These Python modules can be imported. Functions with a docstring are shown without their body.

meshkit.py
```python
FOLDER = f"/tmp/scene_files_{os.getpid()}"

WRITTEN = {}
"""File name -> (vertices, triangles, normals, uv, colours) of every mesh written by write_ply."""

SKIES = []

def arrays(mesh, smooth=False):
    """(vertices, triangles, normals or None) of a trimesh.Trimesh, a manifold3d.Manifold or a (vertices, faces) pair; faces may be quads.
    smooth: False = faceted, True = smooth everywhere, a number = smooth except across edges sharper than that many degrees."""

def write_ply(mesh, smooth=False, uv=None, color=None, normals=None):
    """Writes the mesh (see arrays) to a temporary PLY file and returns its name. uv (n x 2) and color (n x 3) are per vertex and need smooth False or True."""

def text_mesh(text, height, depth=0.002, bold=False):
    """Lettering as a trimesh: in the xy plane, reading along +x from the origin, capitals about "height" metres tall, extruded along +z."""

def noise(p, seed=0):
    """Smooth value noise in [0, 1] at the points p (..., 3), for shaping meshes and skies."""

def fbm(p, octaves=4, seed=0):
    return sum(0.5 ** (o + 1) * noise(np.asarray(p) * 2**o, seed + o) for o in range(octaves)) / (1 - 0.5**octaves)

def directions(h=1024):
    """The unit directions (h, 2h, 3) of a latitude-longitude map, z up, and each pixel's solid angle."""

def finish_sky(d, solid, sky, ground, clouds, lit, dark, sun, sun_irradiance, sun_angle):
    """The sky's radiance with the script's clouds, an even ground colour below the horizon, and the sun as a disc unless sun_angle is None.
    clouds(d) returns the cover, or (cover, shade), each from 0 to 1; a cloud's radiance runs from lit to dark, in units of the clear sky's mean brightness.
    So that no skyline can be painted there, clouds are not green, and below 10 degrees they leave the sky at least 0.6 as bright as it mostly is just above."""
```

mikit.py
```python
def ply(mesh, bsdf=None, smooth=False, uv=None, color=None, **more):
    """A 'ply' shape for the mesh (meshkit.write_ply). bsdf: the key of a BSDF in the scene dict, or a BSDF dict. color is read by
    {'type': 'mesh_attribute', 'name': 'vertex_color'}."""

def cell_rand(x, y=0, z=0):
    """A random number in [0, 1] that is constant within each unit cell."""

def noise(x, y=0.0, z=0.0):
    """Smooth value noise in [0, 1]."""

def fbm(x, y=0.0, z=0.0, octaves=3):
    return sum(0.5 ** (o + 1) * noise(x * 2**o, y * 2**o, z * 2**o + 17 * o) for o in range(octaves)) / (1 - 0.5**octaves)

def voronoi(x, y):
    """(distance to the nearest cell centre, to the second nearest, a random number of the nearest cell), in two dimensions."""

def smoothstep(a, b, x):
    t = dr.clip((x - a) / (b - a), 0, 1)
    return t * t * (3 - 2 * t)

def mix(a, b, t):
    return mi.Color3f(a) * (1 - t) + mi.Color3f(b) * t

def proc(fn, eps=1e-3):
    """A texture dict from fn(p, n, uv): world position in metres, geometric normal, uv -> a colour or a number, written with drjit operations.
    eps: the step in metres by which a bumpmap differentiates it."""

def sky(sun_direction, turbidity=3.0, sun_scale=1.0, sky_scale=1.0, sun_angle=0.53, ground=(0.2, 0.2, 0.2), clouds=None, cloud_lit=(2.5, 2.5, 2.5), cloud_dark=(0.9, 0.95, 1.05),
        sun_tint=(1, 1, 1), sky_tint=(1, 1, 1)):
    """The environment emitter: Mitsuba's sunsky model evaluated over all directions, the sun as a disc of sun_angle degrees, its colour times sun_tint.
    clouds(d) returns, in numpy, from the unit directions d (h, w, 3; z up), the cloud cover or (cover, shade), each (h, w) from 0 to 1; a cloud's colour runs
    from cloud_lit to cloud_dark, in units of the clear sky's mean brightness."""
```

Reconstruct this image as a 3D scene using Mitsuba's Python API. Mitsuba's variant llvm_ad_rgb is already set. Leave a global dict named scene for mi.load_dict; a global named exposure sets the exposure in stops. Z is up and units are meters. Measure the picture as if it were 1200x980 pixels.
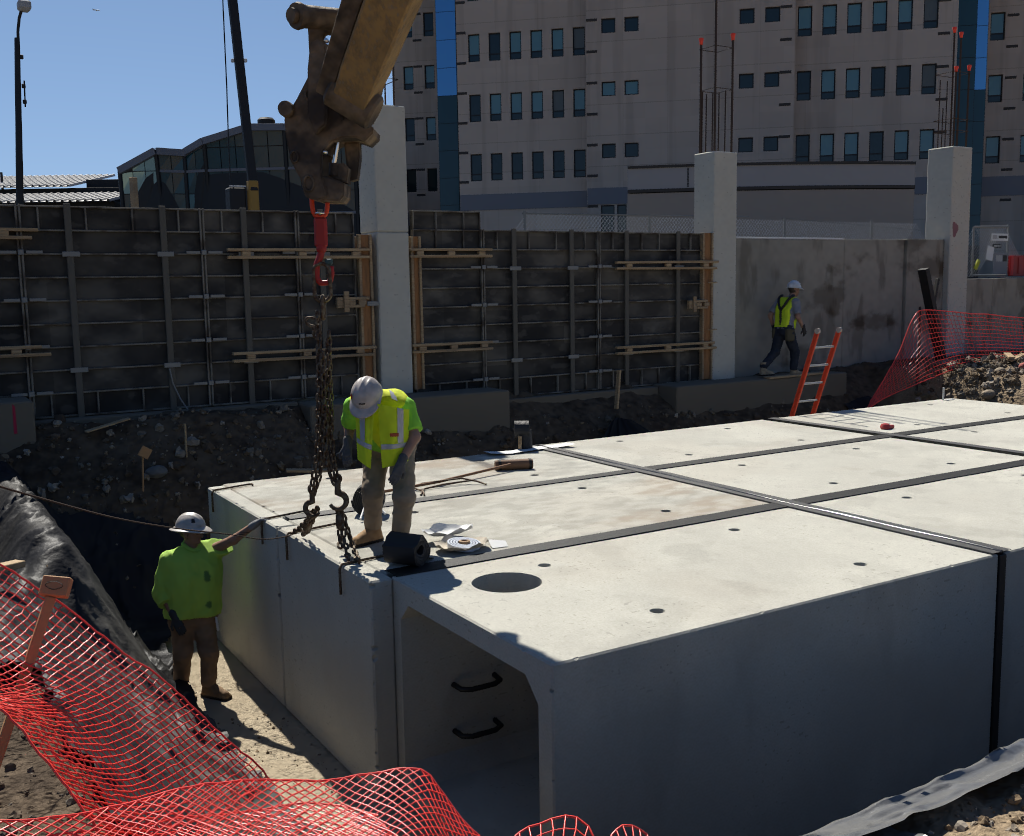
import math
import numpy as np
import trimesh
import manifold3d as m3
import mitsuba as mi
import mikit
import meshkit
from shapely.geometry import Polygon, box as sbox
from scipy.spatial import ConvexHull

scene, labels = {}, {}
rng = np.random.default_rng(7)
T = mi.ScalarTransform4f

# ------------------------------------------------------------------ camera, sky, exposure
CAM = np.array([-3.0733, -4.6433, 2.13])
CF = np.array([0.51691, 0.84626, -0.12899])
CU = np.array([0.08186, 0.10113, 0.99150])
scene['camera'] = {'type': 'perspective', 'fov': 52.986, 'fov_axis': 'x', 'near_clip': 0.05, 'far_clip': 3000.0,
                   'to_world': T().look_at(origin=CAM.tolist(), target=(CAM + CF).tolist(), up=CU.tolist())}
SUN = np.array([0.12, 0.80, 1.0])
scene['daylight'] = mikit.sky(SUN.tolist(), turbidity=2.5, sky_scale=0.375, sun_scale=1.0, ground=(0.16, 0.15, 0.13),
                              sun_tint=(0.94, 1.085, 1.31), sky_tint=(0.97, 1.06, 1.21))
exposure = 2.56

# ------------------------------------------------------------------ naming and mesh helpers
_count = {}


def uniq(name):
    k = _count.get(name, 0)
    _count[name] = k + 1
    return name if k == 0 else f'{name}_{k:03d}'


def child(parent, name):
    return uniq(f'{parent}__{name}')


def thing(name, label, cat, group=None):
    key = uniq(name)
    labels[key] = {'label': label, 'category': cat}
    if group:
        labels[key]['group'] = group
    return key


def note(key, label):
    labels[key] = {'label': label}


_s = np.array([[a, b, c] for a in (-1, 1) for b in (-1, 1) for c in (-1, 1)], float)
_tv = np.concatenate([_s * (1, .8, .8), _s * (.8, 1, .8), _s * (.8, .8, 1)])
_h = ConvexHull(_tv, qhull_options='QJ')
_tf = _h.simplices.copy()
for _i, _t in enumerate(_tf):
    a, b, c = _tv[_t]
    if np.dot(np.cross(b - a, c - a), a + b + c) < 0:
        _tf[_i] = _t[::-1]
_ax = np.repeat(np.arange(3), 8)
_sg = np.sign(_tv)


def cbox(c, size, ch=0.006):
    """A box with chamfered edges: 24 vertices, 44 triangles."""
    h = np.asarray(size, float) / 2
    ch = min(ch, 0.45 * h.min())
    off = np.tile(h - ch, (24, 1))
    off[np.arange(24), _ax] = h[_ax]
    return _sg * off + np.asarray(c, float), _tf


def frame_from(d, up=(0, 0, 1)):
    d = np.asarray(d, float)
    d = d / np.linalg.norm(d)
    up = np.asarray(up, float)
    if abs(d @ up) > 0.98 * np.linalg.norm(up):
        up = np.array([1.0, 0, 0]) if abs(d[0]) < 0.9 else np.array([0, 1.0, 0])
    s = np.cross(up, d)
    s /= np.linalg.norm(s)
    return d, s, np.cross(d, s)


class MB:
    def __init__(self):
        self.v, self.f, self.n, self.c = [], [], 0, []

    def add(self, v, f, col=None):
        v, f = np.asarray(v, float), np.asarray(f, int)
        if f.shape[1] == 4:
            f = np.vstack([f[:, [0, 1, 2]], f[:, [0, 2, 3]]])
        self.v.append(v)
        self.f.append(f + self.n)
        self.n += len(v)
        self.c.append(np.tile(np.asarray(col if col is not None else (1, 1, 1), float), (len(v), 1)) if col is None or np.ndim(col) == 1 else np.asarray(col))
        return self

    def mesh(self, m, col=None):
        if isinstance(m, m3.Manifold):
            q = m.to_mesh()
            return self.add(q.vert_properties[:, :3], q.tri_verts, col)
        return self.add(m.vertices, m.faces, col)

    def box(self, c, size, ch=0.006, rotz=0.0, R=None, col=None):
        v, f = cbox((0, 0, 0), size, ch)
        if rotz:
            a, b = math.cos(rotz), math.sin(rotz)
            v = v @ np.array([[a, b, 0], [-b, a, 0], [0, 0, 1]])
        if R is not None:
            v = v @ np.asarray(R).T
        return self.add(v + np.asarray(c, float), f, col)

    def span(self, lo, hi, ch=0.006, col=None):
        lo, hi = np.asarray(lo, float), np.asarray(hi, float)
        return self.box((lo + hi) / 2, np.abs(hi - lo), ch, col=col)

    def bar(self, p, q, w, h, up=(0, 0, 1), ch=0.004, col=None):
        p, q = np.asarray(p, float), np.asarray(q, float)
        d, s, u = frame_from(q - p, up)
        v, f = cbox((0, 0, 0), (np.linalg.norm(q - p), w, h), ch)
        return self.add(v @ np.array([d, s, u]) + (p + q) / 2, f, col)

    def tube(self, path, r, n=8, closed=False, col=None, cap=True):
        P = np.asarray(path, float)
        m = len(P)
        r = np.broadcast_to(np.asarray(r, float), (m,))
        if closed:
            tan = np.roll(P, -1, 0) - np.roll(P, 1, 0)
        else:
            tan = np.gradient(P, axis=0)
        tan /= np.linalg.norm(tan, axis=1, keepdims=True) + 1e-12
        _, s, _u = frame_from(tan[0])
        V = []
        for i in range(m):
            s = s - tan[i] * (s @ tan[i])
            s /= np.linalg.norm(s) + 1e-12
            u = np.cross(tan[i], s)
            a = np.arange(n) * 2 * np.pi / n
            V.append(P[i] + r[i] * (np.cos(a)[:, None] * s + np.sin(a)[:, None] * u))
        V = np.concatenate(V)
        F = []
        for i in range(m if closed else m - 1):
            j = (i + 1) % m
            for k in range(n):
                l = (k + 1) % n
                F += [[i * n + k, i * n + l, j * n + l], [i * n + k, j * n + l, j * n + k]]
        if not closed and cap:
            V = np.vstack([V, P[0], P[-1]])
            for k in range(n):
                l = (k + 1) % n
                F += [[m * n, l, k], [m * n + 1, (m - 1) * n + k, (m - 1) * n + l]]
        return self.add(V, F, col)

    def lathe(self, prof, c=(0, 0, 0), n=24, axis=(0, 0, 1), col=None):
        """prof: list of (radius, height) from bottom to top along the axis; closed at radius 0 ends."""
        prof = np.asarray(prof, float)
        d, s, u = frame_from(axis)
        a = np.arange(n) * 2 * np.pi / n
        ring = np.cos(a)[:, None] * s + np.sin(a)[:, None] * u
        V = np.concatenate([np.asarray(c) + r * ring + z * d for r, z in prof])
        F = []
        for i in range(len(prof) - 1):
            for k in range(n):
                l = (k + 1) % n
                F += [[i * n + k, i * n + l, (i + 1) * n + l], [i * n + k, (i + 1) * n + l, (i + 1) * n + k]]
        return self.add(V, F, col)

    def prism(self, poly, depth, origin=(0, 0, 0), ex=(1, 0, 0), ey=(0, 1, 0), col=None):
        """A polygon (list of points or shapely) in the plane (ex, ey), extruded along ex x ey by depth."""
        p = poly if isinstance(poly, Polygon) else Polygon(poly)
        m = trimesh.creation.extrude_polygon(p, depth, engine='earcut')
        ex, ey = np.asarray(ex, float), np.asarray(ey, float)
        return self.add(m.vertices @ np.array([ex, ey, np.cross(ex, ey)]) + np.asarray(origin, float), m.faces, col)

    def build(self, key, bsdf, smooth=False, color=False):
        v, f = np.concatenate(self.v), np.concatenate(self.f)
        m = trimesh.Trimesh(v, f, process=False)
        scene[key] = mikit.ply(m, bsdf, smooth=smooth, color=np.concatenate(self.c) * ALB if color else None)
        return key


def solo(name, mb, bsdf, label, cat, group=None, smooth=False, color=False):
    key = thing(name, label, cat, group)
    mb.build(key, bsdf, smooth, color)
    return key


def struct(name, mb, bsdf, label, smooth=False, color=False, kind='structure'):
    key = uniq(name)
    labels[key] = {'label': label, 'kind': kind}
    return mb.build(key, bsdf, smooth, color)


def grid_faces(nu, nv):
    i = np.arange(nu - 1)[:, None] * nv + np.arange(nv - 1)[None, :]
    i = i.ravel()
    return np.stack([i, i + nv, i + nv + 1, i + 1], 1)


def sstep(a, b, x):
    t = np.clip((np.asarray(x, float) - a) / (b - a), 0, 1)
    return t * t * (3 - 2 * t)


def nz(x, y, s=1.0, seed=0, oct=4):
    p = np.stack(np.broadcast_arrays(np.asarray(x, float) * s + 100, np.asarray(y, float) * s + 100, np.zeros(1)), -1)
    return meshkit.fbm(p, oct, seed)


# ------------------------------------------------------------------ materials
ALB = 0.62      # all base colours below are written for a bright day and scaled to real-world albedos here


def rgb(c, k=1.0):
    return {'type': 'rgb', 'value': [float(x) * k for x in c]}


UNSCALED = {'m_net', 'm_orange', 'm_redcap', 'm_glass', 'm_blind', 'm_tealglass', 'm_curtain', 'm_shackle'}


def mat(name, color, rough=0.8, metallic=0.0, spec=0.3, bump=None, bscale=0.01, eps=2e-3, **more):
    k = 1.0 if metallic > 0.6 or name in UNSCALED else ALB
    col = color if isinstance(color, dict) else (mikit.proc(lambda p, n, uv, f=color: f(p, n, uv) * k) if callable(color) else rgb(color, k))
    b = {'type': 'principled', 'base_color': col, 'roughness': rough, 'metallic': metallic, 'specular': spec, **more}
    if bump is not None:
        b = {'type': 'bumpmap', 'arbitrary': mikit.proc(bump, eps), 'scale': bscale, 'bsdf': b}
    scene[name] = {'type': 'twosided', 'bsdf': b}
    return name


VC = {'type': 'mesh_attribute', 'name': 'vertex_color'}
from mikit import noise as N, fbm as FBM, mix as MIX, smoothstep as SS


def c_precast(p, n, uv):
    a = FBM(p.x * 1.1, p.y * 1.1, p.z * 1.1, 4)
    b = FBM(p.x * 9, p.y * 9, p.z * 3.0, 3)
    c = N(p.x * 90, p.y * 90, p.z * 90)
    pit = SS(0.85, 0.92, N(p.x * 38, p.y * 38, p.z * 38)) * SS(0.35, 0.7, a)
    smear = SS(0.55, 0.72, FBM(p.x * 2.6 + 9, p.y * 2.6, p.z * 0.7 + 4, 5))
    col = MIX((0.455, 0.440, 0.382), (0.555, 0.538, 0.465), SS(0.3, 0.7, a) * 0.6 + 0.4 * b)
    col = col * (0.93 + 0.14 * c) * (1 - 0.26 * pit) * (1 - 0.11 * smear)
    st = SS(0.56, 0.72, FBM(p.x * 0.55 + 3.1, p.y * 0.9 + 7.7, p.z, 4))   # dried mud film
    return MIX(col, (0.42, 0.35, 0.27), st * 0.15)


def c_precast2(p, n, uv):
    b = FBM(p.x * 5, p.y * 9, p.z * 4.0, 4)
    st = SS(0.50, 0.68, FBM(p.x * 0.8 + 1.7, p.y * 1.1 + 2.2, p.z, 4)) * SS(0.2, 0.9, 1 - b * 0.8)
    col = c_precast(p, n, uv) * (0.80 + 0.22 * SS(0.3, 0.7, b))
    return MIX(col, (0.36, 0.25, 0.16), st * 0.42)


def c_wallconc(p, n, uv):
    a = FBM(p.x * 0.8, p.y, p.z * 0.8, 4)
    b = FBM(p.x * 7, p.y * 7, p.z * 7, 3)
    drip = SS(0.54, 0.70, FBM(p.x * 3.2, p.y, p.z * 0.9 + 3, 4))
    patch = SS(0.52, 0.66, FBM(p.x * 1.3 + 5, p.y, p.z * 1.7, 5)) * SS(11.4, 13.0, p.x)
    col = MIX((0.26, 0.24, 0.20), (0.45, 0.42, 0.355), 0.6 * a + 0.4 * b)
    return MIX(col, (0.10, 0.078, 0.055), dr_clip(drip * 0.45 + patch * 0.6))


def dr_clip(x):
    import drjit as dr
    return dr.clip(x, 0, 1)


def c_column(p, n, uv):
    a = FBM(p.x * 1.6, p.y * 1.6, p.z * 0.9, 4)
    b = FBM(p.x * 14, p.y * 14, p.z * 14, 2)
    hole = SS(0.84, 0.9, N(p.x * 22, p.y * 22, p.z * 22))
    return MIX((0.52, 0.50, 0.43), (0.68, 0.65, 0.56), 0.55 * a + 0.45 * b) * (1 - 0.25 * hole)


def c_form(p, n, uv):
    a = FBM(p.x * 2.0, p.y, p.z * 2.4, 4)
    b = SS(0.5, 0.75, FBM(p.x * 0.9 + 4, p.y, p.z * 1.1, 4))
    t = mikit.cell_rand(p.x / 1.17 + 40, p.z / 0.305 + 0.4)
    s = SS(0.60, 0.74, FBM(p.x * 5, p.y, p.z * 7 + 2, 5))
    col = MIX((0.030, 0.028, 0.027), (0.115, 0.104, 0.088), SS(0.35, 0.75, a)) * (0.65 + 0.8 * t)
    col = MIX(col, (0.15, 0.13, 0.105), b * 0.22)
    return MIX(col, (0.22, 0.20, 0.175), s * 0.22)


def c_steel(p, n, uv):
    a = FBM(p.x * 6, p.y * 6, p.z * 4, 4)
    return MIX((0.235, 0.215, 0.18), (0.085, 0.066, 0.05), SS(0.4, 0.66, a))


def c_wood(p, n, uv):
    g = FBM(p.x * 3, p.y * 30, p.z * 55, 3)
    a = FBM(p.x * 1.5, p.y * 1.5, p.z * 2, 3)
    col = MIX((0.50, 0.36, 0.21), (0.36, 0.235, 0.125), SS(0.3, 0.75, g))
    return MIX(col, (0.24, 0.18, 0.12), SS(0.5, 0.75, a) * 0.55)


def c_ply(p, n, uv):
    g = FBM(p.x * 25, p.y * 25, p.z * 2.2, 3)
    return MIX((0.40, 0.19, 0.075), (0.27, 0.125, 0.05), SS(0.3, 0.75, g))


def c_mudsteel(p, n, uv):
    a = FBM(p.x * 5, p.y * 5, p.z * 4, 5)
    b = FBM(p.x * 26, p.y * 26, p.z * 26, 3)
    col = MIX((0.055, 0.042, 0.033), (0.25, 0.18, 0.115), SS(0.34, 0.66, a))
    return col * (0.7 + 0.6 * b)


def c_yellow(p, n, uv):
    a = FBM(p.x * 15, p.y * 15, p.z * 9, 5)
    s = FBM(p.x * 60, p.y * 60, p.z * 22, 3)
    col = MIX((0.46, 0.275, 0.085), (0.38, 0.26, 0.13), s)
    w = FBM(p.x * 3, p.y * 3, p.z * 3, 3)
    col = MIX(col, (0.20, 0.135, 0.07), SS(0.36, 0.80, 0.55 * a + 0.45 * s) * 0.9)
    col = MIX(col, (0.13, 0.09, 0.05), SS(0.40, 0.75, w) * 0.5)
    return MIX(col, (0.30, 0.24, 0.17), SS(0.62, 0.75, s) * 0.6)


def c_stone(p, n, uv):
    a = FBM(p.x * 0.12, p.y * 0.12, p.z * 0.5, 4)
    b = FBM(p.x * 0.9, p.y * 0.9, p.z * 0.9, 3)
    u = p.x * 0.7278 - p.y * 0.6858
    band = mikit.cell_rand(u / 1.35 + 50, p.z / 0.925 + 9)
    col = MIX((0.56, 0.455, 0.365), (0.72, 0.59, 0.475), 0.45 * a + 0.25 * b + 0.30 * band)
    import drjit as dr
    j = dr.abs(p.z / 1.85 - dr.floor(p.z / 1.85) - 0.5)
    v = dr.abs(u / 2.7 - dr.floor(u / 2.7) - 0.5)
    streak = SS(0.5, 0.72, FBM(u * 1.6, p.z * 0.10, 0.0, 4))
    return col * (1 - 0.28 * SS(0.48, 0.497, j)) * (1 - 0.10 * SS(0.485, 0.497, v)) * (1 - 0.14 * streak)


def c_rust(p, n, uv):
    a = FBM(p.x * 40, p.y * 40, p.z * 40, 3)
    return MIX((0.11, 0.06, 0.035), (0.20, 0.16, 0.11), SS(0.35, 0.7, a))


def c_ground(p, n, uv):
    a = FBM(p.x * 1.3, p.y * 1.3, p.z * 1.3, 4)
    b = FBM(p.x * 11, p.y * 11, p.z * 11, 4)
    c = N(p.x * 42, p.y * 42, p.z * 42)
    soil = MIX((0.060, 0.043, 0.030), (0.155, 0.115, 0.078), SS(0.3, 0.7, 0.5 * a + 0.5 * b))
    soil = MIX(soil, (0.30, 0.26, 0.21), SS(0.80, 0.92, 0.6 * c + 0.4 * N(p.x * 19, p.y * 19, p.z * 19)) * 0.7)
    sand = MIX((0.22, 0.16, 0.10), (0.42, 0.325, 0.22), 0.3 * a + 0.7 * b) * (0.7 + 0.5 * c)
    fl = MIX((0.40, 0.325, 0.225), (0.50, 0.425, 0.31), 0.5 * a + 0.5 * b)
    dry_and_bounce = SS(13.4, 14.6, p.x) * SS(9.6, 8.6, p.y) + SS(-2.7, -3.6, p.y) + SS(-1.3, -1.9, p.y) * SS(-1.6, -0.4, p.x)  # the sand behind the camera is added for warm bounced light
    col = MIX(soil, sand, dr_clip(dry_and_bounce + 0.0 * a))
    w = SS(-1.50, -1.66, p.z + 0.10 * (b - 0.5)) * SS(7.6, 7.0, p.y)
    col = MIX(col, fl, w)
    return MIX(col, (0.12, 0.115, 0.11), SS(10.19, 10.23, p.y))


def b_fine(p, n, uv):
    return FBM(p.x * 18, p.y * 18, p.z * 18, 4)


def b_tarp(p, n, uv):
    return FBM(p.x * 7, p.y * 7, p.z * 7, 4) + 0.25 * FBM(p.x * 40, p.y * 40, p.z * 40, 2)


def b_dirt(p, n, uv):
    return FBM(p.x * 24, p.y * 24, p.z * 24, 5)


mat('m_precast', c_precast, 0.9, spec=0.2, bump=b_fine, bscale=0.004)
mat('m_precast2', c_precast2, 0.9, spec=0.2, bump=b_fine, bscale=0.004)
mat('m_footing', (0.20, 0.17, 0.13), 0.95, spec=0.1, bump=b_dirt, bscale=0.02)
mat('m_wallconc', c_wallconc, 0.92, spec=0.2, bump=b_fine, bscale=0.006)
mat('m_column', c_column, 0.88, spec=0.2)
mat('m_form', c_form, 0.75, spec=0.25)
mat('m_formsteel', c_steel, 0.65, metallic=0.1)
mat('m_galv', (0.27, 0.27, 0.26), 0.55, metallic=0.3)
mat('m_wood', c_wood, 0.8)
mat('m_ply', c_ply, 0.75)
mat('m_mudsteel', c_mudsteel, 0.7, metallic=0.15, bump=b_fine, bscale=0.02)
mat('m_yellow', c_yellow, 0.65, spec=0.3, bump=b_fine, bscale=0.008)
mat('m_stone', c_stone, 0.9, spec=0.2)
mat('m_rust', c_rust, 0.6, metallic=0.45)
mat('m_chrome', (0.75, 0.75, 0.74), 0.18, metallic=1.0)
mat('m_black', (0.012, 0.012, 0.013), 0.55, spec=0.4)
mat('m_rubber', (0.022, 0.022, 0.024), 0.62, spec=0.35, bump=b_fine, bscale=0.01)
mat('m_membrane', VC, 0.6, spec=0.4)
mat('m_gloss', (0.05, 0.05, 0.052), 0.14, spec=0.8)
mat('m_tarp', VC, 0.55, spec=0.12, bump=b_tarp, bscale=0.012)
mat('m_skyglass', (0.20, 0.34, 0.40), 0.06, metallic=0.75)
mat('m_post', (0.135, 0.122, 0.10), 0.8)
mat('m_film', (0.17, 0.17, 0.168), 0.22, spec=0.5, bump=b_tarp, bscale=0.010)
mat('m_dirt', c_ground, 0.95, spec=0.1, bump=b_dirt, bscale=0.055, eps=4e-3)
mat('m_stonebits', VC, 0.9, spec=0.15)
mat('m_net', (0.62, 0.045, 0.032), 0.32, spec=0.5)
mat('m_red', (0.42, 0.025, 0.02), 0.5)
mat('m_redcap', (0.75, 0.06, 0.03), 0.5)
mat('m_orange', (0.46, 0.045, 0.018), 0.45)
mat('m_alu', (0.55, 0.55, 0.54), 0.4, metallic=0.5)
mat('m_linkwire', (0.62, 0.63, 0.63), 0.4, metallic=0.3)
mat('m_stake', (0.50, 0.27, 0.12), 0.75)
mat('m_rebar', (0.075, 0.045, 0.03), 0.7)
mat('m_white', (0.78, 0.78, 0.76), 0.55)
mat('m_signgrey', (0.45, 0.45, 0.44), 0.6)
mat('m_darkmetal', (0.03, 0.028, 0.026), 0.6, metallic=0.2)
mat('m_glass', (0.008, 0.02, 0.022), 0.06, spec=0.4)
mat('m_blind', (0.07, 0.165, 0.18), 0.2, spec=0.6)
mat('m_shade', (0.10, 0.12, 0.115), 0.4, spec=0.5)
mat('m_mirror', (0.10, 0.25, 0.42), 0.10, metallic=0.75)
mat('m_tealglass', (0.028, 0.095, 0.11), 0.06, spec=0.45)
mat('m_curtain', (0.012, 0.050, 0.064), 0.07, spec=0.35)
mat('m_slot', (0.07, 0.06, 0.052), 0.8)
mat('m_frame', (0.02, 0.022, 0.024), 0.5)
mat('m_roofband', (0.22, 0.22, 0.24), 0.5)
mat('m_roofwhite', (0.62, 0.60, 0.56), 0.6)
mat('m_annexwall', (0.40, 0.34, 0.285), 0.85)
mat('m_annexband', (0.42, 0.39, 0.37), 0.6)
mat('m_cloth', VC, 0.85, spec=0.15, sheen=0.3)
mat('m_skin', VC, 0.55, spec=0.35)
mat('m_hat', VC, 0.38, spec=0.5)
mat('m_retro', (0.55, 0.56, 0.56), 0.4, metallic=0.2)
# ------------------------------------------------------------------ ground: one sheet, the pit dug into it
PIT_Z = -1.70
STREET_Z = 2.05


def ground_base(x, y):
    x, y = np.broadcast_arrays(np.atleast_1d(np.asarray(x, float)), np.atleast_1d(np.asarray(y, float)))
    w = 0.10 * (nz(x, y, 0.9, 3) - 0.5)
    tl = np.clip((-1.02 + w - x) / (0.95 + 0.55 * (1 - sstep(3.5, 4.3, y))), 0, 1)
    tn = np.clip((-0.95 + w - y) / 1.05, 0, 1)
    tf = np.clip((y - 7.45 + 2 * w) / (2.0 + 0.65 * sstep(1.7, 2.4, x)), 0, 1)
    tr = np.clip((x - 13.3 + w) / 1.3, 0, 1)
    t = np.maximum(np.maximum(tl, tn), np.maximum(tf, tr))
    t = 0.75 * t + 0.25 * sstep(0, 1, t)
    hn = -0.10 + 0.19 * np.clip(-y - 2.0, 0, 3.2)
    hl = -0.02 + 0.10 * np.clip(-x - 2.0, 0, 4)
    hf = 0.42 - 0.16 * sstep(5.0, 6.5, x)
    hr = 0.30 + 0.12 * sstep(14, 16, x)
    W = np.stack([tl, tn, tf, tr], 0) ** 3 + 1e-9
    h = (W * np.stack([hl, hn, hf, hr], 0)).sum(0) / W.sum(0)
    z = PIT_Z + t * (h - PIT_Z)
    z = np.where(y > 10.22, STREET_Z, z)
    hollow = sstep(-2.08, -2.55, x) * sstep(2.9, 4.6, y) * (1 - sstep(8.6, 9.3, y)) * (1 - sstep(-4.2, -5.5, x))
    z = z - 0.52 * hollow
    z = z + 0.05 * np.exp(-((x + 1.95) / 0.20) ** 2) * sstep(3.9, 4.3, y) * (1 - sstep(7.2, 8.2, y))
    return z, t


def ground_z(x, y, rough=True):
    z, t = ground_base(x, y)
    if rough:
        k = np.where(np.asarray(y) > 10.1, 0.1, 0.15 + 0.85 * sstep(0.02, 0.25, t))
        far = 1 - sstep(25, 60, np.hypot(x, y))
        z = z + far * k * (0.22 * (nz(x, y, 1.7, 11, 5) - 0.5) + 0.16 * np.maximum(nz(x, y, 6, 12, 3) - 0.52, 0)) + 0.012 * (nz(x, y, 6, 5, 3) - 0.5)
    return z


def axis_coords(lo, hi, fine, far):
    core = np.arange(lo, hi + 1e-9, fine)
    out, s, q = [], fine, hi
    while q < far:
        s *= 1.22
        q += s
        out.append(q)
    left, s, q = [], fine, lo
    while q > -far:
        s *= 1.22
        q -= s
        left.append(q)
    return np.concatenate([left[::-1], core, out])


gx = axis_coords(-6.5, 18.0, 0.055, 900)
gy = axis_coords(-3.6, 10.16, 0.055, 900)
gy = np.sort(np.concatenate([gy[np.abs(gy - 10.22) > 0.05], [10.20, 10.24]]))
GX, GY = np.meshgrid(gx, gy, indexing='ij')
GZ = ground_z(GX, GY)
mb = MB().add(np.stack([GX, GY, GZ], -1).reshape(-1, 3), grid_faces(len(gx), len(gy)))
struct('ground', mb, 'm_dirt', 'bare brown soil of the excavated pit and its banks', smooth=True)

# stones and clods lying on the soil
ico = trimesh.creation.icosphere(subdivisions=1)
stones = MB()
sr = np.random.default_rng(5)


def scatter(nr, x0, x1, y0, y1, r0, r1, cols, keep=None, pw=3):
    k = 0
    while k < nr:
        x, y = sr.uniform(x0, x1), sr.uniform(y0, y1)
        if keep is not None and not keep(x, y):
            continue
        r = r0 + (r1 - r0) * sr.random() ** pw
        v = ico.vertices * (1 + 0.28 * sr.standard_normal((len(ico.vertices), 1)).clip(-1.5, 1.5)) * r * sr.uniform(0.6, 1.2, 3)
        z = float(np.ravel(ground_z(x, y))[0])
        base = np.array(cols[sr.integers(len(cols))]) * sr.uniform(0.7, 1.25)
        stones.add(v + (x, y, z + 0.25 * r), ico.faces, base)
        k += 1


brown = [(0.13, 0.095, 0.065), (0.17, 0.13, 0.09), (0.21, 0.18, 0.14), (0.10, 0.075, 0.055)]
pale = [(0.30, 0.25, 0.19), (0.36, 0.31, 0.25), (0.22, 0.16, 0.10)]
scatter(1500, -2.5, 13.5, 7.4, 9.6, 0.012, 0.075, brown + brown + brown + pale, None, 3)
scatter(900, -1.5, 4.5, 7.4, 9.7, 0.010, 0.05, brown + brown + pale, None, 2.4)
scatter(1500, 13.3, 17.6, 6.4, 8.4, 0.012, 0.09, pale + brown[:3])
scatter(1300, -0.6, 3.0, -3.2, -2.16, 0.004, 0.024, pale)
scatter(450, -4.0, -1.6, -1.0, 1.5, 0.006, 0.03, brown)
scatter(260, -1.0, -0.25, 2.0, 6.5, 0.003, 0.014, pale, lambda x, y: y < 4.2)
struct('gravel', stones, 'm_stonebits', 'loose stones and clods scattered on the soil', color=True, kind='stuff')
# ------------------------------------------------------------------ precast box culverts
BL, BW, BH = 4.15, 2.15, 1.70
ROWY = [0.0, 2.25, 4.52]
COLX = [0.0, 4.235, 8.60]
ROWW = [2.15, 2.16, 2.21]


def mbox(lo, hi):
    lo, hi = np.asarray(lo, float), np.asarray(hi, float)
    return m3.Manifold.cube((hi - lo).tolist()).translate(lo.tolist())


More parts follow.
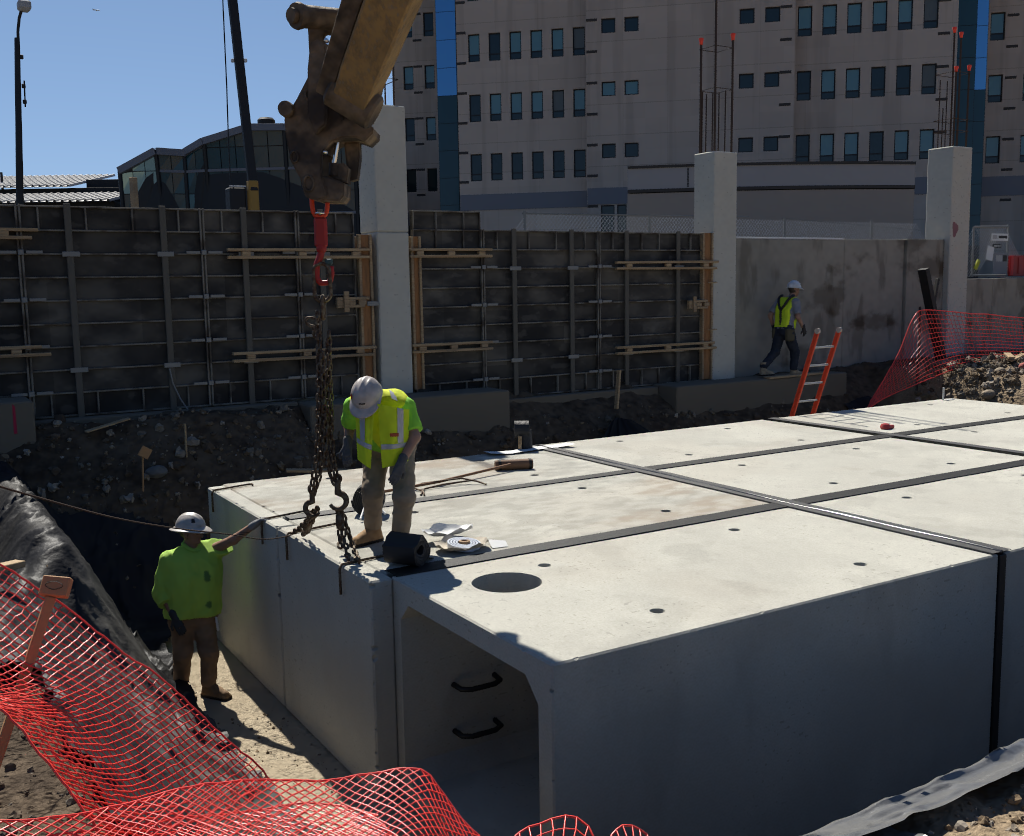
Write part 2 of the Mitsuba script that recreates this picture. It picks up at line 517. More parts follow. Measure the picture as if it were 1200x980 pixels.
def culvert_mesh(w, L, hole=None, closed=False):
    v, _ = cbox((L / 2, w / 2, -BH / 2), (L, w, BH), 0.012)
    body = m3.Manifold.hull_points(v)
    t, c = 0.15, 0.14
    prof = [[t + c, -BH + t], [w - t - c, -BH + t], [w - t, -BH + t + c], [w - t, -t - c], [w - t - c, -t], [t + c, -t], [t, -t - c], [t, -BH + t + c]]
    cav = m3.Manifold.extrude(m3.CrossSection([prof]), L + (0.85 if closed else 2)).transform([[0, 0, 1, -1], [1, 0, 0, 0], [0, 1, 0, 0]])
    body = body - cav
    if hole:
        body = body - m3.Manifold.cylinder(0.6, hole[2], hole[2], 64).translate([hole[0], hole[1], -0.4])
    for hx in (1.10, L - 1.09):
        for hy in (0.41, w - 0.40):
            cone = m3.Manifold.cylinder(0.09, 0.028, 0.052, 20).translate([hx, hy, -0.088])
            body = body - cone
    return body


chr_ = np.random.default_rng(31)


def chip(body, lines, n):
    """Breaks small chips out of the edges that run from a to b."""
    bits = []
    for a, b in lines:
        a, b = np.asarray(a, float), np.asarray(b, float)
        for _ in range(int(n * np.linalg.norm(b - a))):
            r = 0.008 + 0.026 * chr_.random() ** 3
            s_ = m3.Manifold.sphere(r, 8).scale((chr_.uniform(0.8, 2.2), chr_.uniform(0.8, 1.6), chr_.uniform(0.7, 1.2))).rotate((0, 0, chr_.uniform(0, 180)))
            bits.append(s_.translate((a + (b - a) * chr_.random() + chr_.normal(0, 0.004, 3) + (0, 0, 0.30 * r)).tolist()))
    return m3.Manifold.batch_boolean([body, *bits], m3.OpType.Subtract) if bits else body


desc = {
    (0, 0): 'nearest pale precast concrete box culvert with open end and round manhole in its lid',
    (1, 0): 'second box culvert of the nearest row, beyond the glossy joint',
    (0, 1): 'middle-row box culvert with brown mud stains under the bent-over worker',
    (1, 1): 'box culvert in the middle of the middle row, clean pale top',
    (2, 1): 'last box culvert of the middle row at the right edge of the photo',
    (0, 2): 'far-row box culvert at the left, with the long wooden-handled tool lying on it',
    (1, 2): 'far-row box culvert in the middle of its row, in front of the concrete pillar with ladder at its end',
    (2, 2): 'far-row box culvert at the far right end with ladder shadow and red scrap on top',
}
desc[(1, 2)] = 'far-row box culvert in the middle of its row, between the two others'
for (c, r), lab in desc.items():
    L = BL if c < 2 else 4.38
    hole = (0.63, 1.53, 0.255) if (c, r) == (0, 0) else None
    w = ROWW[r] if not (c == 0 and r == 2) else 2.02
    m = culvert_mesh(w, L, hole, (c, r) == (1, 0))  # second near box gets an added, unseen end wall that keeps light out
    m = chip(m, [((0, 0, 0), (L, 0, 0)), ((0, 0, 0), (0, w, 0)), ((0, w, 0), (L, w, 0)), ((L, 0, 0), (L, w, 0)), ((0, 0, 0), (0, 0, -BH))], 3 if r == 0 else 2)
    m = m.translate([COLX[c], ROWY[r], 0])
    key = thing('box_culvert', lab, 'box culvert', 'precast box culverts')
    MB().mesh(m).build(child(key, 'body'), 'm_precast2' if c == 0 and r > 0 else 'm_precast')
    # lifting anchors inside the pockets
    for hx in (1.10, L - 1.09):
        for hy in (0.41, w - 0.40):
            a = np.linspace(0, np.pi, 9)
            x, y = COLX[c] + hx, ROWY[r] + hy
            MB().tube(np.stack([x + 0.022 * np.cos(a), y + 0 * a, -0.085 + 0.05 * np.sin(a)], -1), 0.006, 6).build(child(key, 'lifting_anchor'), 'm_rust', True)
    if (c, r) == (0, 0):
        for z in (-0.88, -1.25):
            yw = ROWY[0] + w - 0.15
            pts = [(0.42, yw, z), (0.43, yw - 0.11, z - 0.005), (0.50, yw - 0.145, z - 0.01), (0.70, yw - 0.145, z - 0.01), (0.77, yw - 0.11, z - 0.005), (0.78, yw, z)]
            k = MB().tube(pts, 0.021, 8).build(child(key, 'step_rung'), 'm_black', True)
# end panels closing the middle and the far row
for y0, y1, lab in ((2.105, 4.155, 'concrete end panel nearest the camera, on the open culvert side, closing the middle row'), (4.190, 6.46, 'concrete end panel beside the man in the pit, closing the far row')):
    v_, _ = cbox((-0.0945, (y0 + y1) / 2, -BH / 2), (0.181, y1 - y0, BH), 0.014)
    mb = MB().mesh(chip(m3.Manifold.hull_points(v_), [((-0.185, y0, 0), (-0.185, y1, 0)), ((-0.185, y0, 0), (-0.185, y0, -BH)), ((-0.185, y0, 0), (0, y0, 0))], 7))
    solo('end_panel', mb, 'm_precast', lab, 'concrete panel')

# dark joint strips laid over the seams, flat sheets with curled edges
jr = np.random.default_rng(3)


def strip(lo, hi, axis, width, z=0.003, th=0.006, gloss=None, dust=0.0):
    n = max(12, int((hi - lo[axis]) / 0.08))
    s = np.linspace(lo[axis], hi, n)
    o = lo[1 - axis]
    wob = 0.012 * (meshkit.noise(np.stack([s * 2, s * 0 + o, s * 0], -1), 4) - 0.5)
    prof = [(-0.5, 0.0), (-0.49, 1.0), (0, 1.0), (0.49, 1.0), (0.5, 0.0)]
    V = []
    for a, h in prof:
        pt = np.zeros((n, 3))
        pt[:, axis] = s
        pt[:, 1 - axis] = o + a * width + wob
        pt[:, 2] = z + th * h + 0.004 * h * (meshkit.noise(np.stack([s * 3, s * 0 + a, s * 0 + o], -1), 9))
        V.append(pt)
    V = np.stack(V, 1)
    d = meshkit.fbm(V.reshape(-1, 3) * 9, 3, 2)[:, None]
    col = np.array([[0.058, 0.057, 0.056]]) + (0.03 + dust) * np.clip(d - 0.4, 0, 1) * np.array([[1, 0.97, 0.9]])
    return MB().add(V.reshape(-1, 3), grid_faces(n, 5), col)


solo('joint_strip', strip((0.02, 2.20), 4.16, 0, 0.20, dust=0.25), 'm_membrane', 'dark dusty strip along the long seam beside the round manhole', 'joint strip')
solo('joint_strip', strip((4.32, 2.20), 8.50, 0, 0.21), 'm_membrane', 'dark strip on the near long seam between glossy cross joint and right edge', 'joint strip')
solo('joint_strip', strip((0.02, 4.46), 4.16, 0, 0.17, dust=0.08), 'm_membrane', 'dark strip on the far long seam nearest the chain sling', 'joint strip')
solo('joint_strip', strip((4.32, 4.465), 8.50, 0, 0.21), 'm_membrane', 'dark strip on the far long seam, second from the chain sling', 'joint strip')
solo('joint_strip', strip((8.66, 4.465), 12.9, 0, 0.21), 'm_membrane', 'dark strip on the far long seam, third from the chain sling', 'joint strip')
k = thing('joint_strip', 'wide dark cross joint strip with a glossy ridge, nearest of the two', 'joint strip')
strip((4.19, 0.0), 6.68, 1, 0.23, z=0.007, th=0.007).build(child(k, 'flap'), 'm_membrane', color=True)
ys = np.linspace(0.0, 6.66, 90)
MB().tube(np.stack([4.185 + 0.008 * np.sin(ys * 2.1), ys, 0.010 + 0.003 * np.sin(ys * 5)], -1), 0.017, 8).build(child(k, 'ridge'), 'm_gloss', True)
note(k + '__ridge', 'glossy rounded ridge running along the strip')
mb = MB().span((4.152, -0.012, -1.70), (4.234, 0.06, -0.01), 0.004)
mb.build(child(k, 'joint_seal'), 'm_black')
k = thing('joint_strip', 'narrow dark cross joint strip, the farther of the two', 'joint strip')
strip((8.555, 2.26), 6.70, 1, 0.15, z=0.008, th=0.006).build(child(k, 'flap'), 'm_membrane', color=True)
# ------------------------------------------------------------------ formwork wall along y = 10.1
FY = 10.10       # outer face of the ply sheets; steel ribs stand proud of it towards the pit
RIB = 0.305


def formwork(x0, x1, zb, rows, label, stiles, posts, joints, kickers, skip_top=None):
    t = thing('formwork', label, 'formwork')
    ztop = zb + rows * RIB
    # sheets: one panel between neighbouring joints
    cuts = sorted([x0, *joints, x1])
    for a, b in zip(cuts[:-1], cuts[1:]):
        top = ztop
        if skip_top and a > skip_top:
            top -= 0
        MB().span((a + 0.003, FY, zb), (b - 0.003, FY + 0.05, top), 0.003).build(child(t, 'panel'), 'm_form')
        r = MB()
        for i in range(rows + 1):
            z = zb + i * RIB
            r.span((a + 0.012, FY - 0.052, z - 0.011), (b - 0.012, FY - 0.001, z + 0.011), 0.003)
        r.build(child(t, 'rib'), 'm_formsteel')
        s = MB()
        for xx in (a + 0.010, b - 0.010):
            s.span((xx - 0.008, FY - 0.056, zb - 0.005), (xx + 0.008, FY + 0.001, top + 0.005), 0.002)
        s.build(child(t, 'frame'), 'm_formsteel')
    for xx in kickers:
        for z0 in (zb, ztop - RIB):
            MB().span((xx - 0.011, FY - 0.050, z0 + 0.012), (xx + 0.011, FY - 0.002, z0 + RIB - 0.012), 0.002).build(child(t, 'short_rib'), 'm_formsteel')
    for xx in posts:
        MB().span((xx - 0.042, FY - 0.092, zb - 0.03), (xx + 0.042, FY - 0.058, ztop + 0.04), 0.006).build(child(t, 'strongback'), 'm_post')
        for i in (2, 7):
            MB().span((xx - 0.10, FY - 0.106, zb + i * RIB - 0.035), (xx + 0.12, FY - 0.094, zb + i * RIB + 0.030), 0.004).build(child(t, 'clamp'), 'm_galv')
    for xx in joints:
        for dz in (-0.022, 0.022):
            MB().span((xx + dz - 0.012, FY - 0.085, zb), (xx + dz + 0.012, FY - 0.058, ztop + 0.02), 0.003).build(child(t, 'joint_bar'), 'm_formsteel')
        for i in (1, 3, 5, 7):
            z = zb + i * RIB + 0.02
            m = MB().span((xx - 0.24, FY - 0.104, z - 0.02), (xx - 0.05, FY - 0.088, z + 0.02), 0.003)
            m.span((xx + 0.06, FY - 0.104, z - 0.018), (xx + 0.26, FY - 0.088, z + 0.022), 0.003)
            m.box((xx, FY - 0.105, z), (0.07, 0.03, 0.07), 0.006)
            m.build(child(t, 'clamp'), 'm_galv')
    return t, ztop


def waler(t, x0, x1, z, y=FY - 0.13, gap=0.105):
    for s, nm in ((1, 'upper'), (-1, 'lower')):
        zz = z + s * gap / 2
        MB().bar((x0, y, zz), (x1 + sr.uniform(-0.06, 0.06), y, zz + sr.uniform(-.008, .008)), 0.07, 0.042).build(child(t, 'waler'), 'm_wood')
    for q in (0.12, 0.5, 0.88):
        xx = x0 + (x1 - x0) * q
        MB().box((xx, y + 0.001, z), (0.12, 0.066, gap - 0.045), 0.004).build(child(t, 'spacer_block'), 'm_wood')


def stud(t, x0, x1, z0, z1, y=FY - 0.02):
    w = x1 - x0
    MB().span((x0 + 0.03, y - 0.05, z0), (x1 - 0.03, y - 0.03, z1), 0.003).build(child(t, 'edge_board'), 'm_ply')
    for a, b in ((x0, x0 + 0.04), (x1 - 0.04, x1)):
        MB().span((a, y - 0.085, z0), (b, y - 0.0, z1), 0.003).build(child(t, 'edge_stud'), 'm_wood')


t1, zt1 = formwork(-5.8, 3.16, 0.49, 9, 'dark steel-ribbed formwork wall left of the nearest concrete pillar', [], [-3.3, -0.87, 0.34, 1.46, 2.62],
                   [-4.6, -2.2 + 0.0, -1.46, 0.87, 2.25], [-4.0, -3.0, -1.22, -0.64, -0.05, 0.56, 1.16, 1.75, 2.87])
stud(t1, 3.20, 3.42, 0.52, 2.92)
waler(t1, -4.2, -1.30, 2.88)
waler(t1, -4.2, -1.25, 1.38)
waler(t1, 1.19, 3.40, 2.63)
waler(t1, 1.19, 3.42, 1.16)
waler(t1, 2.80, 3.27, 1.90, gap=0.12)
MB().span((2.90, FY - 0.20, 1.76), (2.98, FY - 0.166, 2.07), 0.004).build(child(t1, 'wood_block'), 'm_wood')
MB().span((3.28, FY - 0.185, 1.84), (3.46, FY - 0.165, 1.91), 0.004).build(child(t1, 'clamp'), 'm_galv')
# a bent flat strap hanging at the foot of the wall
MB().tube([(0.30, 9.97, 1.05), (0.33, 9.96, 0.85), (0.42, 9.95, 0.62), (0.50, 9.9, 0.47)], 0.012, 6).build(child(t1, 'loose_strap'), 'm_galv', True)

t2, zt2 = formwork(4.14, 10.12, 0.26, 9, 'dark steel-ribbed formwork wall between the two left concrete pillars', [], [5.98, 7.14, 8.33, 9.52],
                   [5.38, 7.72], [4.55, 5.05, 5.68, 6.3, 6.85, 7.45, 8.05, 8.7, 9.1, 9.85])
# raised panel at its left end
for i in range(1):
    MB().span((4.14, FY, zt2 + 0.004), (5.37, FY + 0.05, zt2 + 0.30), 0.003).build(child(t2, 'panel'), 'm_form')
    r = MB()
    r.span((4.15, FY - 0.052, zt2 + 0.28), (5.36, FY - 0.001, zt2 + 0.302), 0.003)
    for xx in (4.16, 4.56, 5.06, 5.355):
        r.span((xx - 0.01, FY - 0.05, zt2 + 0.015), (xx + 0.01, FY - 0.002, zt2 + 0.278), 0.002)
    r.build(child(t2, 'rib'), 'm_formsteel')
stud(t2, 4.075, 4.25, 0.50, 2.90, y=FY - 0.03)
stud(t2, 10.10, 10.36, 0.28, 3.02)
waler(t2, 4.04, 5.50, 2.64)
waler(t2, 4.04, 5.52, 1.15)
waler(t2, 8.05, 10.42, 2.43)
waler(t2, 8.05, 10.42, 0.93)
waler(t2, 9.72, 10.22, 1.70, gap=0.11)
MB().span((9.80, FY - 0.20, 1.57), (9.87, FY - 0.166, 1.85), 0.004).build(child(t2, 'wood_block'), 'm_wood')
for zz in (2.10, 2.62 - 1.4):
    MB().bar((10.2, 9.96, zz), (10.42, 9.95, zz + 0.005), 0.012, 0.02).build(child(t2, 'tie_wire'), 'm_wood')

# ------------------------------------------------------------------ concrete pillars with their rebar
def pillar(label, x0, x1, y0, y1, zb, zt, bars, cage_h, lines=()):
    t = thing('concrete_pillar', label, 'pillar', 'concrete pillars along the wall')
    segs = [zb, *lines, zt]
    for a, b in zip(segs[:-1], segs[1:]):
        MB().span((x0, y0, a + 0.002), (x1, y1, b - 0.002), 0.018).build(child(t, 'shaft'), 'm_column')
    for x, y, h, cap in bars:
        MB().tube([(x, y, zt - 0.1), (x + 0.01, y, zt + h * 0.5), (x + 0.015, y, zt + h)], (0.022 if cap else 0.013), 6).build(child(t, 'rebar'), 'm_rebar', True)
        if cap:
            MB().lathe([(0, 0), (0.03, 0.0), (0.034, 0.05), (0.045, 0.09), (0.045, 0.12), (0, 0.13)], (x + 0.015, y, zt + h - 0.06), 10).build(child(t, 'rebar_cap'), 'm_redcap', True)
    for h in cage_h:
        m = 0.07
        c = [(x0 + m, y0 + m), (x1 - m, y0 + m), (x1 - m, y1 - m), (x0 + m, y1 - m)]
        MB().tube([(*q, zt + h) for q in c], 0.0075, 5, closed=True).build(child(t, 'tie_hoop'), 'm_rebar', True)
    return t


p1 = pillar('nearest tall concrete pillar, behind the worker in the yellow vest', 3.50, 4.04, 9.98, 10.62, 0.44, 4.86,
            [(3.62, 10.1, 1.0, False), (3.92, 10.12, 1.0, False), (3.62, 10.5, 1.6, False), (3.95, 10.5, 1.6, False)], [0.4, 0.9], lines=(2.96,))
p2 = pillar('middle concrete pillar with tall rebar and red caps, left of the walking worker', 10.35, 10.93, 9.98, 10.55, 0.22, 4.52,
            [(10.43, 10.47, 2.05, True), (10.86, 10.08, 2.10, True), (10.64, 10.3, 3.1, True), (10.46, 10.46, 1.15, False), (10.56, 10.46, 1.1, False), (10.72, 10.46, 1.15, False), (10.80, 10.2, 1.15, False), (10.86, 10.44, 1.15, False)], [1.15, 1.9])
p3 = pillar('farthest concrete pillar at the right, near the leaning dark timbers', 17.30, 17.98, 9.95, 10.6, 0.2, 4.98,
            [(17.42, 10.05, 1.65, True), (17.66, 10.3, 2.55, True), (17.62, 10.1, 2.4, True), (17.90, 10.07, 1.72, True), (17.5, 10.5, 1.5, False), (17.75, 10.5, 1.5, False), (17.6, 10.48, 0.9, False), (17.85, 10.45, 0.9, False), (17.55, 10.07, 0.6, False)], [0.35, 0.6, 1.6])
# red spray-paint patches on pillars: thin paint films with their own outline
for nm, (x0, z0, w, h, y) in {'a': (10.20, 2.97, 0.10, 0.2, 10.0), 'b': (17.36, 3.02, 0.2, 0.32, 9.948)}.items():
    if nm == 'b':
        a = np.linspace(0, 2 * np.pi, 15)[:-1]
        rr = 1 + 0.25 * np.sin(a * 3 + 1)
        MB().prism(np.stack([x0 + w / 2 + w / 2 * rr * np.cos(a), z0 + h / 2 + h / 2 * rr * np.sin(a)], -1), 0.002, (0, y, 0), (1, 0, 0), (0, 0, 1)).build(child(p3, 'paint_mark'), mat('m_pinkpaint', (0.33, 0.16, 0.17), 0.9))

# ------------------------------------------------------------------ footings
solo('footing', MB().span((2.1, 9.38, -0.25), (5.46, 10.09, 0.445), 0.02), 'm_footing', 'concrete footing block under the nearest pillar', 'footing')
solo('footing', MB().span((8.95, 9.38, -0.30), (13.4, 10.09, 0.265), 0.02), 'm_footing', 'long low concrete footing under the walking worker', 'footing')
solo('footing', MB().span((-3.6, 9.32, -0.1), (-1.52, 10.04, 0.79), 0.02), 'm_footing', 'grey concrete block with red paint streak at the left edge', 'footing')
MB().prism([(-1.77, 0.40), (-1.73, 0.40), (-1.735, 0.74), (-1.765, 0.77)], 0.003, (0, 9.319, 0), (1, 0, 0), (0, 0, 1)).build('footing_002__paint_streak', mat('m_redpaint', (0.45, 0.03, 0.07), 0.8))
solo('footing', MB().span((-1.5, 9.82, 0.1), (2.08, 10.2, 0.465), 0.015), 'm_footing', 'strip footing under the left formwork wall', 'footing')
solo('footing', MB().span((5.48, 9.86, -0.1), (8.93, 10.2, 0.235), 0.015), 'm_footing', 'strip footing under the middle formwork wall', 'footing')

# ------------------------------------------------------------------ retaining wall to the right
w1 = thing('retaining_wall', 'stained concrete retaining wall behind the walking worker', 'wall')
for a, b, top in ((10.935, 14.12, 2.93), (14.125, 16.02, 2.95), (16.03, 17.29, 2.96)):
    MB().span((a, 10.15 if a < 16 else 10.08, 0.05), (b, 10.42, top), 0.012).build(child(w1, 'panel'), 'm_wallconc')
MB().span((10.95, 10.16, 2.935), (14.1, 10.24, 2.965), 0.006).build(child(w1, 'top_strip'), 'm_white')
w2 = thing('retaining_wall', 'low brown concrete wall at the right edge, under the sign fence', 'wall')
for a, b in ((17.99, 18.45), (18.455, 19.3), (19.305, 20.6), (20.605, 26)):
    MB().span((a, 10.2 if a > 18.4 else 10.12, 0.0), (b, 10.42, 2.08), 0.01).build(child(w2, 'panel'), 'm_wallconc')
# wall strip behind the formwork that holds the street up (cast concrete between the forms)
w3 = thing('retaining_wall', 'fresh concrete wall hidden behind the dark formwork', 'wall')
MB().span((-9, 10.155, 0.1), (3.49, 10.42, 2.9), 0.01).build(child(w3, 'panel'), 'm_wallconc')
MB().span((4.05, 10.155, 0.1), (10.34, 10.42, 2.9), 0.01).build(child(w3, 'panel'), 'm_wallconc')
# ------------------------------------------------------------------ office building: facade along e, facing n
P1 = np.array([30.29, 54.08, 0.0])
E1 = np.array([0.72781, -0.68578, 0.0])
N1 = np.array([-0.68578, -0.72781, 0.0])
UP = np.array([0, 0, 1.0])


def fp(u, z, off=0.0):
    return P1 + E1 * u + UP * z + N1 * off


def fprism(m, poly, depth, off):
    """A polygon in the facade's plane whose front face lies at off and which reaches depth metres back."""
    return m.prism(poly, depth, fp(0, 0, off - depth), E1, UP)


OB = thing('office_building', 'large beige stone office block with rows of small windows', 'building')
ZT = 30.5


def facade(u0, u1, off, wins, zb=2.05, zt=ZT, depth=0.35):
    hol = [sbox(u, z - h, u + w, z) for (u, z, w, h) in wins]
    poly = sbox(u0, zb, u1, zt)
    for h in hol:
        poly = poly.difference(h)
    fprism(MB(), poly, depth, off).build(child(OB, 'wall'), 'm_stone')
    for (u, z, w, h) in wins:
        k = child(OB, 'window')
        big = h > 1.2
        fr = MB()
        f = 0.07
        for a, b, c2, e2 in ((u, z - h, u + f, z), (u + w - f, z - h, u + w, z), (u + f, z - f, u + w - f, z), (u + f, z - h, u + w - f, z - h + f)):
            fprism(fr, sbox(a, b, c2, e2), 0.08, off - 0.14)
        if big:
            fprism(fr, sbox(u + f, z - h * 0.74 - 0.04, u + w - f, z - h * 0.74 + 0.03), 0.08, off - 0.14)
        fr.build(k, 'm_frame')
        tone = wr.random()  # bottom rows favour dark panes, painting in a reflected dark building
        if big:
            fprism(MB(), sbox(u + f, z - h * 0.74, u + w - f, z - f), 0.01, off - 0.18 - 0.0).build(child(k, 'pane'), ('m_shade' if tone > 0.88 else 'm_blind') if tone > (0.85 if z < 11.2 and u < 19 else 0.25) else 'm_glass')
            fprism(MB(), sbox(u + f, z - h + f, u + w - f, z - h * 0.74), 0.01, off - 0.18).build(child(k, 'pane'), 'm_glass')
        else:
            fprism(MB(), sbox(u + f, z - h + f, u + w - f, z - f), 0.01, off - 0.18).build(child(k, 'pane'), 'm_blind' if tone > (0.9 if z < 11.2 else 0.5) else 'm_glass')


wr = np.random.default_rng(17)
FL = 3.70
lv = [10.45 + FL * k for k in range(-1, 6)]
L_w = [(u, 10.75 + FL * k + 0.02, 0.76, 1.68) for k in range(-1, 6) for u in (-7.55, -5.93)]
M1_w = [(u, z, 0.76, 1.70) for z in lv[1:] for u in (-0.26, 1.08, 2.42, 3.76, 5.10, 6.44)]
M2_w = [(u, z + 0.15, 0.86, 0.86) for z in lv[1:] for u in (8.33, 9.73, 16.53, 18.0)]
M2_w += [(8.25, 6.9, 0.85, 2.2), (9.25, 6.9, 0.6, 2.2)]
M3_w = [(u, z + 0.30, 0.82, 1.72) for z in lv[1:] for u in (19.92, 21.32, 22.72, 24.14, 25.55, 26.96)]
R_w = [(u, z + 0.32, 0.84, 1.66) for z in lv[1:] for u in (31.67, 33.67, 35.1, 36.5, 37.9, 39.3)]
facade(-8.41, -4.0, -9.5, L_w)
facade(-1.0, 7.45, 0.0, M1_w)
facade(7.4, 19.72, 1.0, M2_w)
facade(19.72, 28.85, 0.0, M3_w)
facade(31.0, 44.0, -4.8, R_w)
# body behind the facades: returns and rear mass
rb = MB()


def block(u0, u1, o0, o1, z0=2.05, z1=ZT - 0.01):
    fprism(rb, sbox(u0, z0, u1, z1), o1 - o0, o1)


block(-8.40, -4.02, -30, -9.9)
block(-0.99, 7.35, -30, -0.4)
block(7.42, 19.7, -30, 0.62)
block(19.74, 28.84, -30, -0.4)
block(31.02, 44, -30, -5.2)
block(-4.0, -1.0, -30, -9.2)
block(28.86, 31.0, -30, -4.4)
rb.build(child(OB, 'wall'), 'm_stone')
# blue glass curtain strips
for u0, u1, off, zlo, cut in ((-3.75, -2.32, -5.0, 9.0, 13.6), (28.86, 30.35, -2.2, 8, 40), (30.35, 31.05, -2.5, 11.0, 12.2)):
    k = child(OB, 'curtain_wall')
    z = 4.0
    fprism(MB(), sbox(u0, 2.05, u1, ZT), 0.12, off - 0.06).build(k, 'm_frame')
    while z < ZT - 0.5:
        h = 1.82
        dark = z < cut  # panes below the cut are darkened to paint in a dark reflection
        fprism(MB(), sbox(u0 + 0.03, z, u1 - 0.03, z + h), 0.05, off).build(child(k, 'pane'), 'm_curtain' if dark else 'm_mirror')
        z += 1.85
# short dark reveal slots at the corners, one at every half floor
for uc, off, n0 in ((-0.72, 0.02, 0), (-6.43, -9.48, 0), (7.75, 1.02, 0), (19.2, 1.02, 0), (28.1, 0.02, 0), (34.95, -4.78, 0), (32.95, -4.78, 0)):
    for k in range(14):
        z = 6.85 + 1.85 * k * 1.0 - 0.0 + (0.15 if uc < -3 else 0)
        fprism(MB(), sbox(uc - 0.33, z - 0.08, uc + 0.33, z + 0.08), 0.10, off).build(child(OB, 'slot'), 'm_slot')
# plinth bands
for u0, u1, off, z0, z1 in ((-0.98, 7.38, 0.05, 6.9, 7.9), (7.43, 19.7, 1.05, 6.95, 7.95), (19.75, 28.8, 0.05, 7.0, 8.0), (31.05, 44, -4.75, 7.1, 8.3), (-8.4, -4.02, -9.45, 6.6, 7.6)):
    fprism(MB(), sbox(u0, z0, u1, z1), 0.06, off).build(child(OB, 'plinth_band'), 'm_roofband')
fprism(MB(), sbox(-8.6, ZT, 44.2, ZT + 0.4), 34, 1.2).build(child(OB, 'roof'), 'm_roofband')

# ------------------------------------------------------------------ curved low annex in front of the office block
AX = thing('annex', 'low curved annex with grey roof band in front of the office block', 'building')
A0, A1, AM = np.array([22.2, 27.8]), np.array([31.8, 22.0]), np.array([26.6, 24.4])
t = np.linspace(0, 1, 25)
arc = (1 - t)[:, None] ** 2 * A0 + 2 * (t * (1 - t))[:, None] * (2 * AM - 0.5 * (A0 + A1)) + t[:, None] ** 2 * A1
back = arc + np.array([9.0, 7.6])


def arc_wall(off, z0, z1, key, m):
    nrm = np.array([-0.52, -0.85])
    front = arc + nrm * off
    poly = Polygon(np.vstack([front, back[::-1]]))
    MB().prism(poly, z1 - z0, (0, 0, z0), (1, 0, 0), (0, 1, 0)).build(child(AX, key), m)


arc_wall(0.0, 2.05, 5.55, 'wall', 'm_annexwall')
arc_wall(0.06, 5.58, 5.70, 'ledge', 'm_slot')
arc_wall(0.02, 5.70, 6.50, 'roof_band', 'm_annexband')
arc_wall(0.08, 6.50, 6.60, 'coping', 'm_slot')
for i in range(2):
    MB().lathe([(0, 0), (0.35, 0), (0.3, 0.12), (0, 0.16)], (25.6 + i * 0.9, 27.2 - i * 0.55, 6.62), 12).build(child(AX, 'roof_vent'), 'm_darkmetal', True)
for k in range(1):
    j = 5 + int(k * 13)
    q = arc[j] + np.array([-0.52, -0.85]) * 0.03
    MB().span((q[0] - 0.02, q[1] - 0.02, 5.74), (q[0] + 0.02, q[1] + 0.02, 6.46), 0.004).build(child(AX, 'joint'), 'm_frame')

# ------------------------------------------------------------------ faceted glass building to the left
GB = thing('glass_building', 'dark faceted glass building with sloping grey roof edge', 'building')
gp = [(11.72, 70.32, 10.45), (14.05, 69.07, 11.67), (15.43, 68.22, 11.64), (16.83, 67.47, 12.31), (19.63, 65.88, 13.12), (21.66, 64.64, 13.08), (25.6, 62.1, 12.4), (27.5, 61.4, 12.2)]
gp = np.array(gp)
setb = np.array([0.0, -0.9, 1.0, -0.4, -1.4, -1.6, -1.2, -0.8])
gp[:, :2] += 0.55 * setb[:, None] * np.array([0.52, 0.85])
lean = np.array([0.5, 1.3, 0.3, 1.1, 0.9, 0.7, 0.5, 0.4])          # how far each corner's foot stands back
tints = [['m_skyglass', 'm_tealglass', 'm_curtain'], ['m_curtain'], ['m_curtain', 'm_curtain', 'm_tealglass'], ['m_curtain'], ['m_curtain'], ['m_curtain'], ['m_curtain']]  # lighter panes on some facets paint in the reflected sky


def corner(i, z):
    return np.array([*(gp[i, :2] + np.array([0.52, 0.85]) * lean[i] * (gp[i, 2] - z) / 8.0), z])


